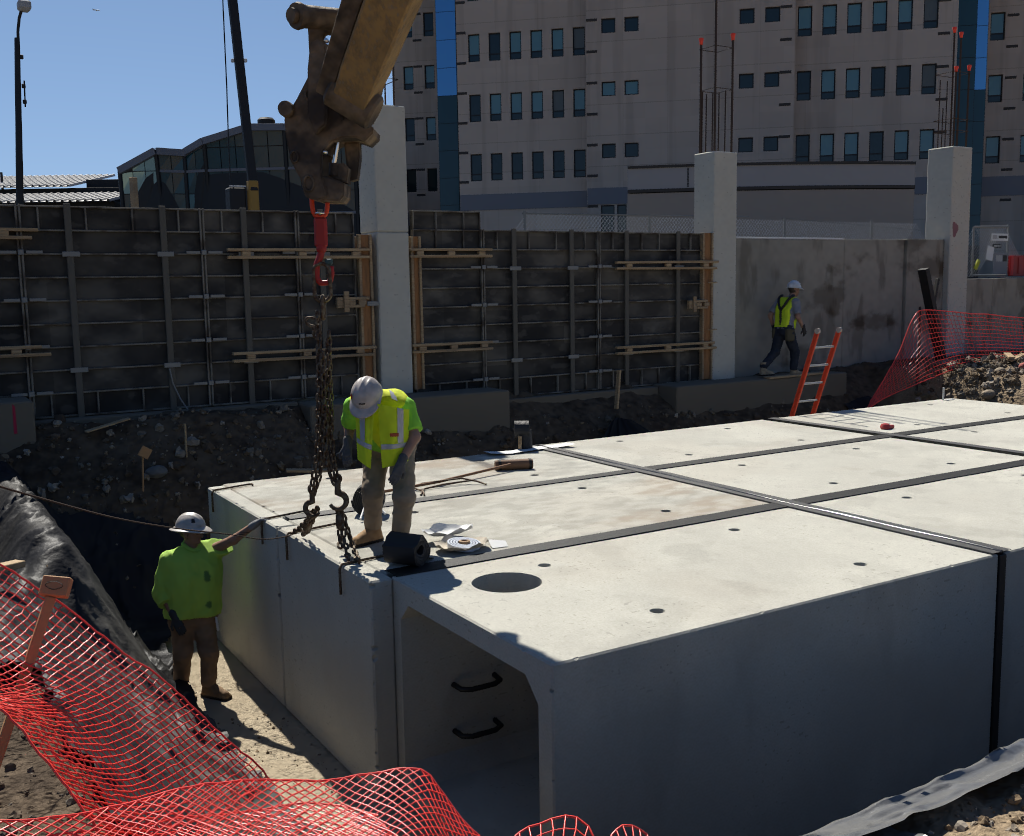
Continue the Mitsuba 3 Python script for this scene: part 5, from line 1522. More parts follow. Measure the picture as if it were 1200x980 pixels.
MB().prism([(0, 0), (1.6, 0), (1.55, 0.12), (1.5, 0.52), (0.05, 0.52), (0, 0.12)], 0.35, (21.40, 11.5, 2.12), (1, 0, 0), (0, 0, 1)).build(child(BR, 'body'), 'm_red')
MB().span((21.40, 11.12, 2.14), (21.52, 11.16, 2.64), 0.01).build(child(BR, 'end_post'), mat('m_brightred', (0.65, 0.02, 0.02), 0.5))
for xx in (21.75, 22.1):
    MB().span((xx, 11.13, 2.18), (xx + 0.05, 11.16, 2.60), 0.01).build(child(BR, 'rib'), 'm_red')
# ------------------------------------------------------------------ people: smooth solids from joints, meshed by surface nets
def surface_net(d, lo, res):
    s = d < 0
    nx, ny, nz_ = d.shape
    corner = [(i, j, k) for i in (0, 1) for j in (0, 1) for k in (0, 1)]
    sub = lambda a, o: a[o[0]:nx - 1 + o[0], o[1]:ny - 1 + o[1], o[2]:nz_ - 1 + o[2]]
    cnt = sum(sub(s, o).astype(np.int8) for o in corner)
    act = (cnt > 0) & (cnt < 8)
    idx = -np.ones(act.shape, int)
    I = np.argwhere(act)
    idx[act] = np.arange(len(I))
    acc, num = np.zeros((len(I), 3)), np.zeros(len(I))
    for a in corner:
        for ax in range(3):
            if a[ax]:
                continue
            b = list(a)
            b[ax] = 1
            da, db = sub(d, a)[act], sub(d, b)[act]
            cr = (da < 0) != (db < 0)
            t = np.where(cr, da / np.where(cr, da - db, 1), 0)
            p = np.tile(np.array(a, float), (len(I), 1))
            p[:, ax] += t
            acc[cr] += p[cr]
            num[cr] += 1
    V = lo + (I + acc / num[:, None]) * res
    F = []
    for ax in range(3):
        o = [1, 1, 1]
        sl0 = [slice(1, -1)] * 3
        sl0[ax] = slice(0, -1)
        sl1 = [slice(1, -1)] * 3
        sl1[ax] = slice(1, None)
        a, b = s[tuple(sl0)], s[tuple(sl1)]
        e = np.argwhere(a != b)
        fl = a[tuple(e.T)]
        e = e + np.array([1 if k != ax else 0 for k in range(3)])
        u, v = [k for k in range(3) if k != ax]
        du, dv = np.eye(3, dtype=int)[u], np.eye(3, dtype=int)[v]
        q = np.stack([idx[tuple((e - du - dv).T)], idx[tuple((e - dv).T)], idx[tuple(e.T)], idx[tuple((e - du).T)]], 1)
        flip = fl if ax != 1 else ~fl
        q = np.where(flip[:, None], q, q[:, ::-1])
        F.append(q)
    return V, np.concatenate(F)


class Solid:
    def __init__(self, res):
        self.res, self.pr, self.cuts, self.k = res, [], [], 0.03

    def cone(self, a, b, ra, rb, k=None, flat=False, sub=False):
        self.pr.append((np.asarray(a, float), np.asarray(b, float), ra, rb, self.k if k is None else k, flat, sub))
        return self

    def ball(self, c, r, k=None, sub=False):
        return self.cone(c, np.asarray(c, float) + 1e-5, r, r, k, False, sub)

    def cut(self, p, n):
        n = np.asarray(n, float)
        self.cuts.append((np.asarray(p, float), n / np.linalg.norm(n)))
        return self

    def mesh(self, wrinkle=0.0, freq=(9, 9, 16), seed=0):
        pts = np.array([q for p in self.pr if not p[6] for q in (p[0] - p[2] - 0.03, p[0] + p[2] + 0.03, p[1] - p[3] - 0.03, p[1] + p[3] + 0.03)])
        lo, hi = pts.min(0), pts.max(0)
        n = np.ceil((hi - lo) / self.res).astype(int) + 2
        ax = [lo[i] + np.arange(n[i]) * self.res for i in range(3)]
        d = np.full(n, 0.3)
        for a, b, ra, rb, k, flat, subt in self.pr:
            m = max(ra, rb) + k + 3 * self.res
            l_, h_ = np.minimum(a, b) - m, np.maximum(a, b) + m
            sl = tuple(slice(max(0, int((l_[i] - lo[i]) / self.res)), max(0, int((h_[i] - lo[i]) / self.res) + 2)) for i in range(3))
            P = np.stack(np.meshgrid(*[ax[i][sl[i]] for i in range(3)], indexing='ij'), -1)
            if P.size == 0:
                continue
            ab = b - a
            L2 = ab @ ab
            tr = ((P - a) @ ab) / L2
            t = np.clip(tr, 0, 1)
            q = np.linalg.norm(P - a - t[..., None] * ab, axis=-1) - (ra + (rb - ra) * t)
            if flat:
                q = np.maximum(q, (tr - 1) * math.sqrt(L2))
            o = d[sl]
            if subt:
                h = np.clip(0.5 - 0.5 * (o + q) / k, 0, 1)
                d[sl] = o * (1 - h) - q * h + k * h * (1 - h)
            else:
                h = np.clip(0.5 + 0.5 * (q - o) / k, 0, 1)
                d[sl] = o * h + q * (1 - h) - k * h * (1 - h) if False else (o * (1 - np.clip(0.5 + 0.5 * (o - q) / k, 0, 1)) + q * np.clip(0.5 + 0.5 * (o - q) / k, 0, 1) - k * np.clip(0.5 + 0.5 * (o - q) / k, 0, 1) * (1 - np.clip(0.5 + 0.5 * (o - q) / k, 0, 1)))
        if wrinkle or self.cuts:
            P = np.stack(np.meshgrid(*ax, indexing='ij'), -1)
            if wrinkle:
                near = np.abs(d) < 0.04
                w = meshkit.fbm(P[near] * np.asarray(freq) + seed * 7.3, 3, seed) - 0.5
                r2 = np.abs(meshkit.fbm(P[near] * np.asarray(freq) * 0.8 + seed * 3.1, 2, seed + 5) - 0.5)
                d[near] += wrinkle * (2 * w - 3.2 * np.clip(0.16 - r2, 0, 1) + 0.2)
            for p, n_ in self.cuts:
                d = np.maximum(d, (P - p) @ n_)
        return surface_net(d, lo, self.res)


def unit(v):
    v = np.asarray(v, float)
    return v / np.linalg.norm(v)


def torso(S, J, off=0.0, fat=1.0, low=True, deep=0.0):
    l = unit(np.array(J['shR']) - np.array(J['shL']))
    pe, ch, ne = (np.array(J[k], float) for k in ('pelvis', 'chest', 'neck'))
    f = unit(np.cross(ne - pe, l)) if J.get('flip', 1) > 0 else -unit(np.cross(ne - pe, l))
    if f @ np.array(J['front']) < 0:
        f = -f
    st = [(pe - 0.02 * (ch - pe), 0.085, 0.112), (pe * 0.65 + ch * 0.35 + f * 0.012, 0.075, 0.110), (pe * 0.3 + ch * 0.7 + f * 0.015, 0.085, 0.115), (ch, 0.095, 0.112), (ch * 0.45 + ne * 0.55, 0.115, 0.078)]
    for c, w, r in (st if low else st[1:]):
        S.cone(c + l * w * fat, c - l * w * fat, r * fat + off, r * fat + off, 0.05)
    return l, f


def head_solid(S, J, k=0.02):
    """Skull, face, nose, brow, chin and ears round the head joint; up and face directions from the pose."""
    c = np.array(J['head'], float)
    u, f = unit(J['hup']), np.array(J['face'], float)
    f = unit(f - u * (f @ u))
    s = np.cross(u, f)
    S.cone(c + u * 0.035 - f * 0.022, c + u * 0.030 + f * 0.018, 0.088, 0.085, 0.03)
    S.cone(c - u * 0.045 + f * 0.045, c - u * 0.075 + f * 0.058, 0.052, 0.034, 0.03)
    for q in (-1, 1):
        S.cone(c - u * 0.02 + f * 0.035 + s * 0.035 * q, c - u * 0.06 + f * 0.045 + s * 0.028 * q, 0.036, 0.030, 0.02)
        S.cone(c - u * 0.005 - f * 0.005 + s * 0.083 * q, c - u * 0.035 - f * 0.002 + s * 0.080 * q, 0.017, 0.012, 0.006)
        S.ball(c + u * 0.006 + f * 0.103 + s * 0.032 * q, 0.015, 0.012, sub=True)
        S.ball(c + u * 0.004 + f * 0.088 + s * 0.032 * q, 0.013, 0.004)
    S.cone(c + u * 0.024 + f * 0.088 + s * 0.035, c + u * 0.024 + f * 0.088 - s * 0.035, 0.014, 0.014, 0.012)
    S.cone(c + u * 0.008 + f * 0.098, c - u * 0.026 + f * 0.116, 0.011, 0.016, 0.010)
    S.cone(c - u * 0.052 + f * 0.092 + s * 0.018, c - u * 0.052 + f * 0.092 - s * 0.018, 0.011, 0.011, 0.006)
    S.ball(c - u * 0.082 + f * 0.085, 0.018, 0.015)
    S.cone(np.array(J['neck'], float) - u * 0.01, c - u * 0.05, 0.060, 0.055, 0.03)
    return u, f, s


def limb(S, J, names, radii, off=0.0, k=0.03, flat_at=None):
    p = [np.array(J[n], float) for n in names]
    for i in range(len(p) - 1):
        b, rb, fl = p[i + 1], radii[i + 1], False
        if flat_at is not None and i == len(p) - 2:
            b = p[i] + (p[i + 1] - p[i]) * flat_at
            rb = radii[i] + (radii[i + 1] - radii[i]) * flat_at
            fl = True
        S.cone(p[i], b, radii[i] + off, rb + off, k, fl)


def put(S, key, m, colf, wrinkle=0.0, freq=(9, 9, 16), seed=0):
    V, F = S.mesh(wrinkle, freq, seed)
    return MB().add(V, F, colf(V)).build(key, m, True, color=True)


def flatcol(c, var=0.25, seed=0, s=9.0):
    c = np.asarray(c, float)
    return lambda V: c * (1 - var / 2 + var * meshkit.fbm(V * s + seed, 3, seed)[:, None])


def glove(key, w, palm, nrm, col, curl=0.5, side=1, spread=0.012):
    """A hand: palm from the wrist w to the palm point, its back along nrm; five fingers of their own lengths, thumb from the side."""
    w, palm = np.asarray(w, float), np.asarray(palm, float)
    d = unit(palm - w)
    n = unit(np.asarray(nrm, float) - d * (np.dot(nrm, d)))
    s = np.cross(d, n) * side
    S = Solid(0.0042)
    S.k = 0.010
    c = w + d * 0.025
    S.cone(w - d * 0.05, w + d * 0.01, 0.038, 0.034, 0.012)
    for q in (-0.026, -0.008, 0.010, 0.027):
        S.cone(w + d * 0.015 + s * q * 0.7, w + d * 0.085 + s * q, 0.021, 0.017, 0.012)
    for q, L in ((-0.030, 0.066), (-0.010, 0.080), (0.011, 0.086), (0.031, 0.076)):
        p = w + d * 0.088 + s * q
        a = curl * 0.55
        for j, fr in enumerate((0.45, 0.32, 0.25)):
            dd = d * math.cos(a) - n * math.sin(a) + s * q * 0.35
            e = p + unit(dd) * L * fr
            S.cone(p, e, 0.0115 - 0.001 * j, 0.0108 - 0.001 * j, 0.0035)
            p = e
            a += curl * 0.75
    p = w + d * 0.03 + s * 0.032
    e = p + unit(s * 0.8 + d * 0.65 - n * 0.35) * 0.042
    S.cone(p, e, 0.017, 0.013, 0.010)
    S.cone(e, e + unit(s * 0.25 + d * 0.95 - n * (0.3 + 0.4 * curl)) * 0.036, 0.013, 0.0105, 0.004)
    return put(S, key, 'm_cloth', flatcol(col, 0.5, 3, 20))


def boot(key, an, to, floor, col):
    an, to = np.asarray(an, float), np.asarray(to, float)
    d = to - an
    d[2] = 0
    d = unit(d)
    a = np.array([an[0], an[1], floor])
    S = Solid(0.006)
    S.cone(an + (0, 0, 0.14), a + (0, 0, 0.07) - d * 0.015, 0.062, 0.055, 0.02)
    S.cone(a + (0, 0, 0.045) - d * 0.035, a + (0, 0, 0.042) + d * 0.10, 0.046, 0.046, 0.03)
    S.cone(a + (0, 0, 0.045) + d * 0.10, a + (0, 0, 0.038) + d * 0.185, 0.050, 0.044, 0.03)
    S.cone(a + (0, 0, 0.10) + d * 0.01, a + (0, 0, 0.05) + d * 0.12, 0.050, 0.044, 0.03)
    s = np.cross(d, UP)
    for q in (-0.02, 0.02):
        S.cone(a + s * q - d * 0.05 + (0, 0, 0.016), a + s * q + d * 0.205 + (0, 0, 0.016), 0.036, 0.036, 0.008)
    S.cut(a + (0, 0, 0.0), (0, 0, -1)).cut(an + (0, 0, 0.125), (0, 0, 1))
    c = np.asarray(col, float)

    def colf(V):
        sole = (V[:, 2] < floor + 0.026)[:, None]
        n = meshkit.fbm(V * 22, 3, 2)[:, None]
        return np.where(sole, np.array([0.035, 0.03, 0.027]), c * (0.65 + 0.7 * n))
    return put(S, key, 'm_cloth', colf, 0.003, (20, 20, 20))


def hard_hat(parent, c, up, front, full_brim=False, col=(0.62, 0.58, 0.54), s=1.0, marks=(), grime=0.35):
    key = child(parent, 'hard_hat')
    u = unit(up)
    f = unit(np.asarray(front, float) - u * np.dot(front, u))
    l = np.cross(u, f)
    na, ns = 56, 30
    a = np.arange(na) * 2 * np.pi / na
    rows = []
    for i in range(ns):
        t = i / (ns - 1)
        if t < 0.72:
            q = t / 0.72 * np.pi / 2
            r, z = np.sin(q) ** 0.92, np.cos(q) * 0.128
            rf, rl = 0.142 * r, 0.118 * r
            x, y = rf * np.cos(a), rl * np.sin(a)
            ridge = 0.009 * np.exp(-(y / 0.018) ** 2) + 0.005 * np.exp(-((np.abs(y) - 0.05) / 0.012) ** 2)
            z = z + ridge * (np.cos(q) ** 0.5)
            zz = np.full(na, 0) + z
        else:
            b = (t - 0.72) / 0.28
            fr = np.clip(np.cos(a), 0, 1) ** 1.5
            w = (0.048 + 0.018 * fr + 0.008 * np.clip(-np.cos(a), 0, 1)) if full_brim else (0.006 + 0.062 * fr)
            ww = np.clip(w * b, 0, None)
            x, y = 0.142 * np.cos(a) + ww * np.cos(a), 0.118 * np.sin(a) + ww * np.sin(a)
            zz = -0.010 * b - (0.024 if full_brim else 0.016) * b ** 1.5 * (0.5 + fr)
        rows.append(np.stack([x, y, zz + 0 * x], -1))
    G = np.stack(rows, 1) * s
    inn = G[:, ::-1] * np.array([0.965, 0.965, 1]) - np.array([0, 0, 0.006])
    G = np.concatenate([G, inn], 1)
    m = G.shape[1]
    V = np.asarray(c, float) + G[..., 0:1] * f + G[..., 1:2] * l + G[..., 2:3] * u
    F = np.vstack([grid_faces(na, m), [[(na - 1) * m + j, j, j + 1, (na - 1) * m + j + 1] for j in range(m - 1)]])
    V = V.reshape(-1, 3)
    n = meshkit.fbm(V * 16, 4, 6)[:, None]
    cc = np.asarray(col, float) * (1 - grime * np.clip(n * 2.2 - 0.9, 0, 1))
    MB().add(V, F, cc).build(key, 'm_hat', True, color=True)
    for ang, el, w, h, mm in marks:
        # a small sticker bent over the dome
        U, W = np.meshgrid(np.linspace(-1, 1, 7), np.linspace(-1, 1, 5), indexing='ij')
        A = ang + U * w / 0.14
        Q = el + W * h / 0.13
        x, y, z = 0.144 * np.sin(Q) ** 0.92 * np.cos(A), 0.120 * np.sin(Q) ** 0.92 * np.sin(A), np.cos(Q) * 0.130
        y0 = y
        z = z + (0.009 * np.exp(-(y0 / 0.018) ** 2) + 0.005 * np.exp(-((np.abs(y0) - 0.05) / 0.012) ** 2)) * np.clip(np.cos(Q), 0, 1) ** 0.5 + 0.001
        P = np.asarray(c, float) + s * (x[..., None] * f + y[..., None] * l + z[..., None] * u)
        MB().add(P.reshape(-1, 3), grid_faces(7, 5)).build(child(key, 'sticker'), mm, True)
    return key


SKIN = (0.36, 0.20, 0.135)


def skin_col(J, hair=None):
    c = np.array(J['head'], float)
    u = unit(J['hup'])
    f = np.array(J['face'], float)
    f = unit(f - u * (f @ u))
    s = np.cross(u, f)

    def fn(V):
        col = np.array(SKIN) * (0.85 + 0.3 * meshkit.fbm(V * 12, 3, 1)[:, None])
        r = V - c
        x, y, z = r @ s, r @ f, r @ u
        col = np.where(((np.abs(np.abs(x) - 0.032) < 0.013) & (np.abs(z - 0.004) < 0.008) & (y > 0.08))[:, None], np.array([0.05, 0.04, 0.035]), col)
        col = np.where(((np.abs(np.abs(x) - 0.032) < 0.018) & (np.abs(z - 0.027) < 0.006) & (y > 0.08))[:, None], np.array([0.06, 0.04, 0.03]), col)
        col = np.where(((np.abs(x) < 0.024) & (np.abs(z + 0.052) < 0.006) & (y > 0.08))[:, None], np.array([0.24, 0.09, 0.075]), col)
        hm = ((y < 0.03 + 0.4 * (z - 0.02)) & (z > -0.055 + 0.5 * np.clip(y + 0.05, 0, 1)) & (np.abs(x) < 0.0815) & (np.linalg.norm(r, axis=1) < 0.16))[:, None]
        return np.where(hm, np.array(hair if hair is not None else (0.05, 0.035, 0.025)), col)
    return fn


LEG = [0.092, 0.060, 0.043]
ARM = [0.056, 0.043, 0.031]


def body(key, J, fat=1.0):
    S = Solid(0.0095)
    torso(S, J, -0.012, fat)
    for q in 'RL':
        S.cone(np.array(J['neck'], float) - 0.02 * UP, J['sh' + q], 0.05, 0.055)
        limb(S, J, ['sh' + q, 'el' + q, 'wr' + q], ARM)
        S.cone(J['wr' + q], np.array(J['wr' + q], float) * 0.4 + np.array(J['ha' + q], float) * 0.6, 0.022, 0.014, 0.01)
        limb(S, J, ['hip' + q, 'kn' + q, 'an' + q], [r_ - 0.012 for r_ in LEG])
        a = np.array(J['an' + q], float)
        S.cone(a, a + (np.array(J['to' + q]) - a) * 0.6, 0.034, 0.030)
    head_solid(S, J)
    return put(S, key, 'm_skin', skin_col(J, J.get('hair')))


def pants(key, J, col, fat=1.0, off=0.012, top=0.10, seed=1, stain=0.3, hemcut=0.0):
    S = Solid(0.009)
    l = unit(np.array(J['shR'], float) - np.array(J['shL'], float))
    hl = unit(np.array(J['hipR'], float) - np.array(J['hipL'], float))
    pe, ch = np.array(J['pelvis'], float), np.array(J['chest'], float)
    for t_, w, r_ in ((-0.12, 0.085, 0.112), (0.12, 0.082, 0.112), (0.34, 0.075, 0.108)):
        c = pe + (ch - pe) * t_
        S.cone(c + hl * w * fat, c - hl * w * fat, r_ * fat + off, r_ * fat + off, 0.05)
    for q in 'RL':
        h, k_, a = (np.array(J[n + q], float) for n in ('hip', 'kn', 'an'))
        S.cone(h, k_, 0.104 + off, 0.074 + off, 0.035)
        S.cone(k_, a + (0, 0, 0.045), 0.072 + off, 0.060 + off, 0.03)
        S.cut(a + (0, 0, 0.035), (0, 0, -1)) if False else None
    S.cut(pe + (ch - pe) * (0.12 + top), ch - pe)
    lowest = min(J['anR'][2], J['anL'][2])
    c = np.asarray(col, float)

    def colf(V):
        n = meshkit.fbm(V * 7, 4, seed)[:, None]
        m = meshkit.fbm(V * 30, 2, seed + 1)[:, None]
        return c * (0.82 + 0.2 * m) * (1 - stain * np.clip(n * 3 - 1.3, 0, 1))
    return put(S, key, 'm_cloth', colf, 0.011, (10, 10, 13), seed)


def shirt(key, J, colf, fat=1.0, off=0.02, sleeves=(0.75, 0.75), hem=-0.1, seed=2, low=True, wr_=0.010, fore=(None, None), neck_r=0.062, vneck=0.35, fq=(10, 10, 14)):
    S = Solid(0.009)
    l, f = torso(S, J, off, fat, low)
    for q, fl, fo in zip('RL', sleeves, fore):
        S.cone(np.array(J['neck'], float) - 0.03 * unit(np.array(J['neck'], float) - np.array(J['chest'], float)), J['sh' + q], 0.052 + off * 0.6, 0.062 + off, 0.03)
        sh, el, wr2 = (np.array(J[n + q], float) for n in ('sh', 'el', 'wr'))
        if fo is None:
            S.cone(sh, sh + (el - sh) * fl, 0.064 + off, 0.058 + off, 0.02, True)
        else:
            S.cone(sh, el, 0.064 + off, 0.052 + off, 0.02)
            S.cone(el, el + (wr2 - el) * fo, 0.052 + off, 0.046 + off, 0.015, True)
    pe, ch = np.array(J['pelvis'], float), np.array(J['chest'], float)
    S.cut(pe + (ch - pe) * hem, pe - ch)
    if neck_r:
        ne = np.array(J['neck'], float)
        S.cone(ne - 0.01 * UP, np.array(J['head'], float), neck_r, neck_r, 0.01)
        S.cut(ne + unit(ne - ch) * 0.045 + f * (0.03 if vneck > 0.5 else 0), unit(ne - ch) + f * vneck)
    return put(S, key, 'm_cloth', colf, wr_, fq, seed)


def cloth_patch(key, c00, c10, c01, c11, bulge, m, u0=0, u1=1, v0=0, v1=1, lift=0.0, n=(24, 34), col=(1, 1, 1), seed=0, th=0.004, wr_=0.012):
    """A hanging cloth panel between four corners, bulged along a direction, with folds; u0..v1 picks a strip of it."""
    U, Vv = np.meshgrid(np.linspace(u0, u1, n[0]), np.linspace(v0, v1, n[1]), indexing='ij')
    c00, c10, c01, c11, bulge = (np.asarray(x, float) for x in (c00, c10, c01, c11, bulge))
    P = (c00 * ((1 - U) * (1 - Vv))[..., None] + c10 * (U * (1 - Vv))[..., None] + c01 * ((1 - U) * Vv)[..., None] + c11 * (U * Vv)[..., None])
    b = (np.sin(np.pi * U) * (0.4 + 0.6 * np.sin(np.pi * (0.15 + 0.7 * Vv))))[..., None]
    bl = np.linalg.norm(bulge)
    w = (meshkit.fbm(np.stack([U * 5 + seed, Vv * 2.5, U * 0], -1), 3, seed) - 0.5)[..., None] * wr_ * 2
    P = P + bulge * b + bulge / bl * (w + lift)
    Pb = P - bulge / bl * th
    A = np.concatenate([P, Pb[:, ::-1]], 1)
    m_ = A.shape[1]
    F = np.vstack([grid_faces(n[0], m_), [[i * m_ + m_ - 1, (i + 1) * m_ + m_ - 1, (i + 1) * m_, i * m_] for i in range(n[0] - 1)]])
    V = A.reshape(-1, 3)
    cc = np.asarray(col, float) * (0.9 + 0.2 * meshkit.fbm(V * 14, 3, seed)[:, None])
    return MB().add(V, F, cc).build(key, m, True, color=(m in ('m_cloth', 'm_vest')))


scene['m_vest'] = {'type': 'twosided', 'bsdf': {'type': 'principled', 'base_color': VC, 'roughness': 0.8, 'specular': 0.2, 'sheen': 0.2}}
LIME = (0.36, 0.62, 0.03)
YEL = (0.80, 0.90, 0.03)

# --- the worker bending over on the culverts
J1 = {'pelvis': (0.44, 3.08, 0.84), 'chest': (0.32, 2.92, 1.13), 'neck': (0.23, 2.81, 1.27), 'head': (0.125, 2.735, 1.285), 'shR': (0.10, 2.96, 1.19), 'elR': (0.11, 3.10, 1.00), 'wrR': (0.015, 2.93, 0.88), 'haR': (-0.02, 2.87, 0.77),
      'shL': (0.41, 2.68, 1.18), 'elL': (0.42, 2.54, 0.96), 'wrL': (0.27, 2.49, 0.77), 'haL': (0.20, 2.47, 0.65), 'hipR': (0.37, 3.16, 0.80), 'knR': (0.25, 3.00, 0.47), 'anR': (0.32, 3.18, 0.10), 'toR': (0.16, 3.13, 0.02),
      'hipL': (0.52, 3.01, 0.80), 'knL': (0.385, 2.69, 0.46), 'anL': (0.42, 2.86, 0.10), 'toL': (0.28, 2.75, 0.02), 'front': (-0.5, -0.6, -0.5), 'hup': (-0.50, -0.42, 0.76), 'face': (-0.55, -0.50, -0.62)}
W1 = thing('person', 'worker in open yellow vest and white hard hat bending over on the culverts', 'person')
body(child(W1, 'body'), J1, 1.05)
pants(child(W1, 'trousers'), J1, (0.36, 0.28, 0.20), 1.05, seed=3)
shirt(child(W1, 'shirt'), J1, flatcol((0.34, 0.80, 0.07), 0.2, 2), 1.06, 0.018, (0.82, 0.82), hem=-0.05, seed=4)
S = Solid(0.009)
l_, f_ = torso(S, J1, 0.036, 1.06)
for q_ in 'RL':
    S.cone(np.array(J1['neck']) - 0.02 * UP, np.array(J1['sh' + q_]) * 0.85 + np.array(J1['neck']) * 0.15, 0.075, 0.088, 0.03)
pe, ch = np.array(J1['pelvis']), np.array(J1['chest'])
S.cut(pe + (ch - pe) * 0.05, pe - ch)
S.cut(np.array(J1['neck']) + unit(np.array(J1['neck']) - ch) * 0.05, np.array(J1['neck']) - ch)
for q_ in 'RL':
    sh = np.array(J1['sh' + q_])
    S.cut(sh + (sh - np.array(J1['neck'])) * 0.02, sh - np.array(J1['neck']))
VK = child(W1, 'vest')
put(S, VK, 'm_vest', flatcol(YEL, 0.2, 5), 0.008, (9, 9, 12), 5)
bl = np.array([-0.020, -0.040, 0.0])
FL_ = ((0.045, 2.82, 1.25), (0.115, 2.60, 1.235), (0.015, 2.735, 0.80), (0.065, 2.60, 0.735))
FR_ = ((0.130, 2.58, 1.24), (0.375, 2.53, 1.18), (0.150, 2.575, 0.735), (0.360, 2.545, 0.775))
for i_, (Q, sd) in enumerate(((FL_, 1), (FR_, 2))):
    g = child(VK, 'front_panel')
    cloth_patch(g, *Q, bl, 'm_vest', col=(0.72, 0.88, 0.03), seed=sd)
    u_ = (0.25, 0.55) if i_ == 0 else (0.62, 0.82)
    cloth_patch(child(VK, 'reflective_stripe'), *Q, bl, 'm_retro', u_[0], u_[1], 0.0, 0.62, 0.004, n=(6, 24), seed=sd, wr_=0.012)
    cloth_patch(child(VK, 'reflective_stripe'), *Q, bl, 'm_retro', 0.02, 0.98, 0.63, 0.71, 0.004, n=(18, 5), seed=sd)
cloth_patch(child(VK, 'tag'), *FR_, bl, mat('m_tag', (0.45, 0.09, 0.03), 0.7), 0.36, 0.66, 0.44, 0.50, 0.005, n=(8, 4), seed=2)
# stripe over the back of the shoulder
ne = np.array(J1['neck'])
sp = [ne + (np.array(J1['shL']) - ne) * 0.55 + np.array([-0.02, -0.09, 0.03]), ne + (np.array(J1['shL']) - ne) * 0.55 + UP * 0.092, ch + (np.array(J1['shL']) - ne) * 0.55 + np.array([0.05, 0.06, 0.13]), (pe + ch) / 2 + (np.array(J1['shL']) - ne) * 0.4 + np.array([0.09, 0.09, 0.12])]
pp = resample(sp, 16)
wv = unit(np.array(J1['shL']) - ne) * 0.024
MB().add(np.concatenate([pp - wv, pp + wv]), [[i, i + 1, i + 17, i + 16] for i in range(15)]).build(child(VK, 'reflective_stripe'), 'm_retro', True)
GREY = (0.10, 0.10, 0.105)
glove(child(W1, 'glove'), J1['wrR'], J1['haR'], (-0.6, -0.6, 0.2), GREY, 0.5, 1)
glove(child(W1, 'glove'), J1['wrL'], J1['haL'], (0.1, -0.9, 0.2), GREY, 0.35, -1)
boot(child(W1, 'boot'), J1['anR'], J1['toR'], 0.002, (0.42, 0.26, 0.13))
boot(child(W1, 'boot'), J1['anL'], J1['toL'], 0.002, (0.42, 0.26, 0.13))
hard_hat(W1, np.array([0.095, 2.70, 1.305]), (-0.52, -0.50, 0.69), (-0.50, -0.45, -0.74), False, (0.55, 0.49, 0.45), 1.0, marks=((-0.9, 1.05, 0.022, 0.02, 'm_tag'), (0.15, 1.2, 0.03, 0.006, 'm_darkmetal')))

# --- the man standing in the pit
J2 = {'pelvis': (-0.77, 4.98, -0.88), 'chest': (-0.745, 5.01, -0.50), 'neck': (-0.74, 5.03, -0.30), 'head': (-0.745, 5.01, -0.135), 'shR': (-0.925, 5.03, -0.385), 'elR': (-1.03, 5.04, -0.67), 'wrR': (-0.965, 4.85, -0.88), 'haR': (-0.92, 4.79, -1.02),
      'shL': (-0.555, 5.03, -0.34), 'elL': (-0.395, 4.82, -0.215), 'wrL': (-0.235, 4.62, -0.045), 'haL': (-0.17, 4.545, 0.02), 'hipR': (-0.865, 5.0, -0.93), 'knR': (-0.90, 4.93, -1.28), 'anR': (-0.90, 5.04, -1.60), 'toR': (-0.87, 4.85, -1.68),
      'hipL': (-0.68, 4.985, -0.93), 'knL': (-0.685, 4.82, -1.26), 'anL': (-0.69, 4.85, -1.60), 'toL': (-0.54, 4.62, -1.68), 'front': (0.5, -0.85, 0), 'hup': (0.03, -0.02, 1.0), 'face': (0.72, -0.66, -0.12)}
W2 = thing('person', 'worker in lime green sweatshirt standing in the pit with one arm raised to the culvert', 'person')
body(child(W2, 'body'), J2, 1.12)
pants(child(W2, 'trousers'), J2, (0.34, 0.22, 0.135), 1.12, seed=7)


def green2(V):
    col = np.array([0.46, 0.72, 0.12]) * (0.9 + 0.2 * meshkit.fbm(V * 8, 3, 4)[:, None])
    n = meshkit.fbm(V * 30, 2, 7)
    for c, r in (((-0.66, 4.90, -0.53), (0.035, 0.2, 0.06)), ((-0.66, 4.88, -0.80), (0.03, 0.2, 0.04))):
        q = np.linalg.norm((V - np.array(c)) / np.array(r), axis=1)
        k = sstep(1.15, 0.75, q + 0.8 * (n - 0.5))[:, None]
        col = col * (1 - 0.8 * k) + np.array([0.05, 0.14, 0.06]) * 0.8 * k
    return col


shirt(child(W2, 'sweatshirt'), J2, green2, 1.14, 0.040, (0.85, 0.80), hem=-0.12, seed=8, wr_=0.022, fore=(0.42, None), neck_r=0.075, vneck=0.9, fq=(10, 10, 3.6))
a_ = np.linspace(0, 2 * np.pi, 25)[:-1]
f2 = unit(np.array([0.5, -0.85, 0]))
s2 = np.cross(UP, f2)
c2 = np.array(J2['neck']) + (0, 0, 0.025)
MB().tube(np.stack([c2 + f2 * (0.082 * math.cos(q) + 0.012) + s2 * 0.078 * math.sin(q) + UP * (0.022 - 0.052 * max(math.cos(q), -0.2)) for q in a_]), 0.019, 8, closed=True, col=(0.36, 0.66, 0.12)).build(child(W2, 'collar'), 'm_cloth', True, color=True)
glove(child(W2, 'glove'), J2['wrR'], J2['haR'], (-0.3, -0.9, 0.1), (0.06, 0.065, 0.07), 0.3, 1)
glove(child(W2, 'glove'), J2['wrL'], J2['haL'], (-0.3, 0.3, 0.9), (0.25, 0.25, 0.25), 0.8, -1)
boot(child(W2, 'boot'), J2['anR'], J2['toR'], -1.70, (0.25, 0.16, 0.09))
boot(child(W2, 'boot'), J2['anL'], J2['toL'], -1.70, (0.25, 0.16, 0.09))
